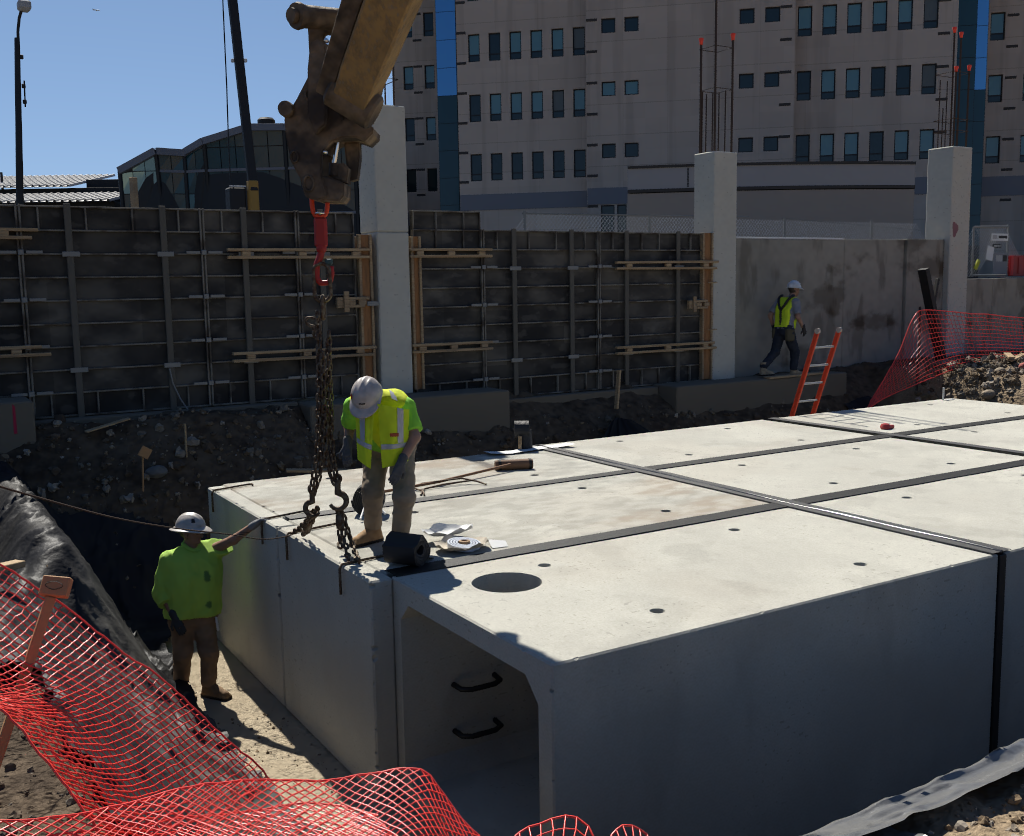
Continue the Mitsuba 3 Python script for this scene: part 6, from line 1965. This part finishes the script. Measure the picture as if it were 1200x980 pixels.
hard_hat(W2, np.array([-0.742, 5.005, -0.075]), (0.05, 0.04, 1.0), (0.78, -0.62, 0.0), True, (0.52, 0.475, 0.43), 1.0, marks=((0.35, 1.0, 0.030, 0.014, 'm_darkmetal'), (-1.0, 1.0, 0.018, 0.022, 'm_darkmetal')))
MB().tube([(-0.60, 4.82, -0.93), (-0.595, 4.81, -1.0), (-0.59, 4.80, -1.06)], 0.012, 6).build(child(W2, 'key_clip'), 'm_white', True)

# --- the man walking along the far wall
J3 = {'pelvis': (11.80, 9.57, 1.17), 'chest': (11.86, 9.58, 1.55), 'neck': (11.93, 9.56, 1.76), 'head': (12.01, 9.54, 1.92), 'shR': (11.89, 9.37, 1.70), 'elR': (11.87, 9.29, 1.42), 'wrR': (12.00, 9.26, 1.20), 'haR': (12.04, 9.26, 1.09),
      'shL': (11.88, 9.77, 1.70), 'elL': (11.70, 9.84, 1.44), 'wrL': (11.78, 9.82, 1.20), 'haL': (11.82, 9.81, 1.09), 'hipR': (11.81, 9.47, 1.12), 'knR': (12.00, 9.47, 0.74), 'anR': (11.97, 9.47, 0.37), 'toR': (12.14, 9.45, 0.29),
      'hipL': (11.80, 9.67, 1.12), 'knL': (11.66, 9.66, 0.74), 'anL': (11.36, 9.66, 0.44), 'toL': (11.50, 9.64, 0.29), 'front': (1, 0, 0), 'hup': (0.12, 0, 1), 'face': (0.98, -0.2, -0.1)}
W3 = thing('person', 'worker with white hard hat and black shoulder straps walking along the far concrete wall', 'person')
body(child(W3, 'body'), J3, 1.0)
pants(child(W3, 'trousers'), J3, (0.035, 0.042, 0.06), 1.0, seed=11)
shirt(child(W3, 'shirt'), J3, flatcol((0.26, 0.27, 0.31), 0.2, 9), 1.0, 0.016, (0.8, 0.8), hem=0.0, seed=12)
S = Solid(0.01)
torso(S, J3, 0.034, 1.02)
for q_ in 'RL':
    S.cone(np.array(J3['neck']) - 0.02 * UP, np.array(J3['sh' + q_]) * 0.8 + np.array(J3['neck']) * 0.2, 0.07, 0.082, 0.03)
    sh = np.array(J3['sh' + q_])
    S.cut(sh, sh - np.array(J3['neck']) * (1, 1, 0) - (0, 0, sh[2]))
pe, ch = np.array(J3['pelvis']), np.array(J3['chest'])
S.cut(pe + (ch - pe) * 0.10, pe - ch)
S.cut(np.array(J3['neck']) + (0, 0, 0.03), (0.1, 0, 1))
VK = child(W3, 'vest')
put(S, VK, 'm_vest', flatcol((0.72, 0.92, 0.04), 0.2, 5), 0.008, (9, 9, 12), 6)
bx = -0.165
for pts in ([(11.70, 9.56, 1.22), (11.695, 9.565, 1.40), (11.70, 9.57, 1.56)], [(11.70, 9.57, 1.55), (11.735, 9.48, 1.68), (11.80, 9.43, 1.79), (11.90, 9.42, 1.83)], [(11.70, 9.57, 1.55), (11.735, 9.66, 1.68), (11.80, 9.71, 1.79), (11.90, 9.72, 1.83)]):
    MB().tube(resample(pts, 10), 0.024, 6).build(child(W3, 'strap'), 'm_black', True)
MB().box((11.78, 9.40, 1.08), (0.20, 0.10, 0.24), 0.03).build(child(W3, 'tool_pouch'), mat('m_pouch', (0.10, 0.085, 0.05), 0.8))
MB().box((11.72, 9.72, 1.10), (0.14, 0.08, 0.20), 0.03).build(child(W3, 'tool_pouch'), 'm_pouch')
for q_ in 'RL':
    glove(child(W3, 'glove'), J3['wr' + q_], J3['ha' + q_], (0, -1 if q_ == 'R' else 1, 0), (0.05, 0.045, 0.045), 0.5, 1)
boot(child(W3, 'boot'), J3['anR'], J3['toR'], 0.27, (0.30, 0.24, 0.17))
boot(child(W3, 'boot'), J3['anL'], J3['toL'], 0.30, (0.34, 0.28, 0.20))
hard_hat(W3, np.array([12.015, 9.54, 1.985]), (0.1, 0, 1.0), (0.95, -0.25, 0.0), False, (0.70, 0.71, 0.74), 0.98)
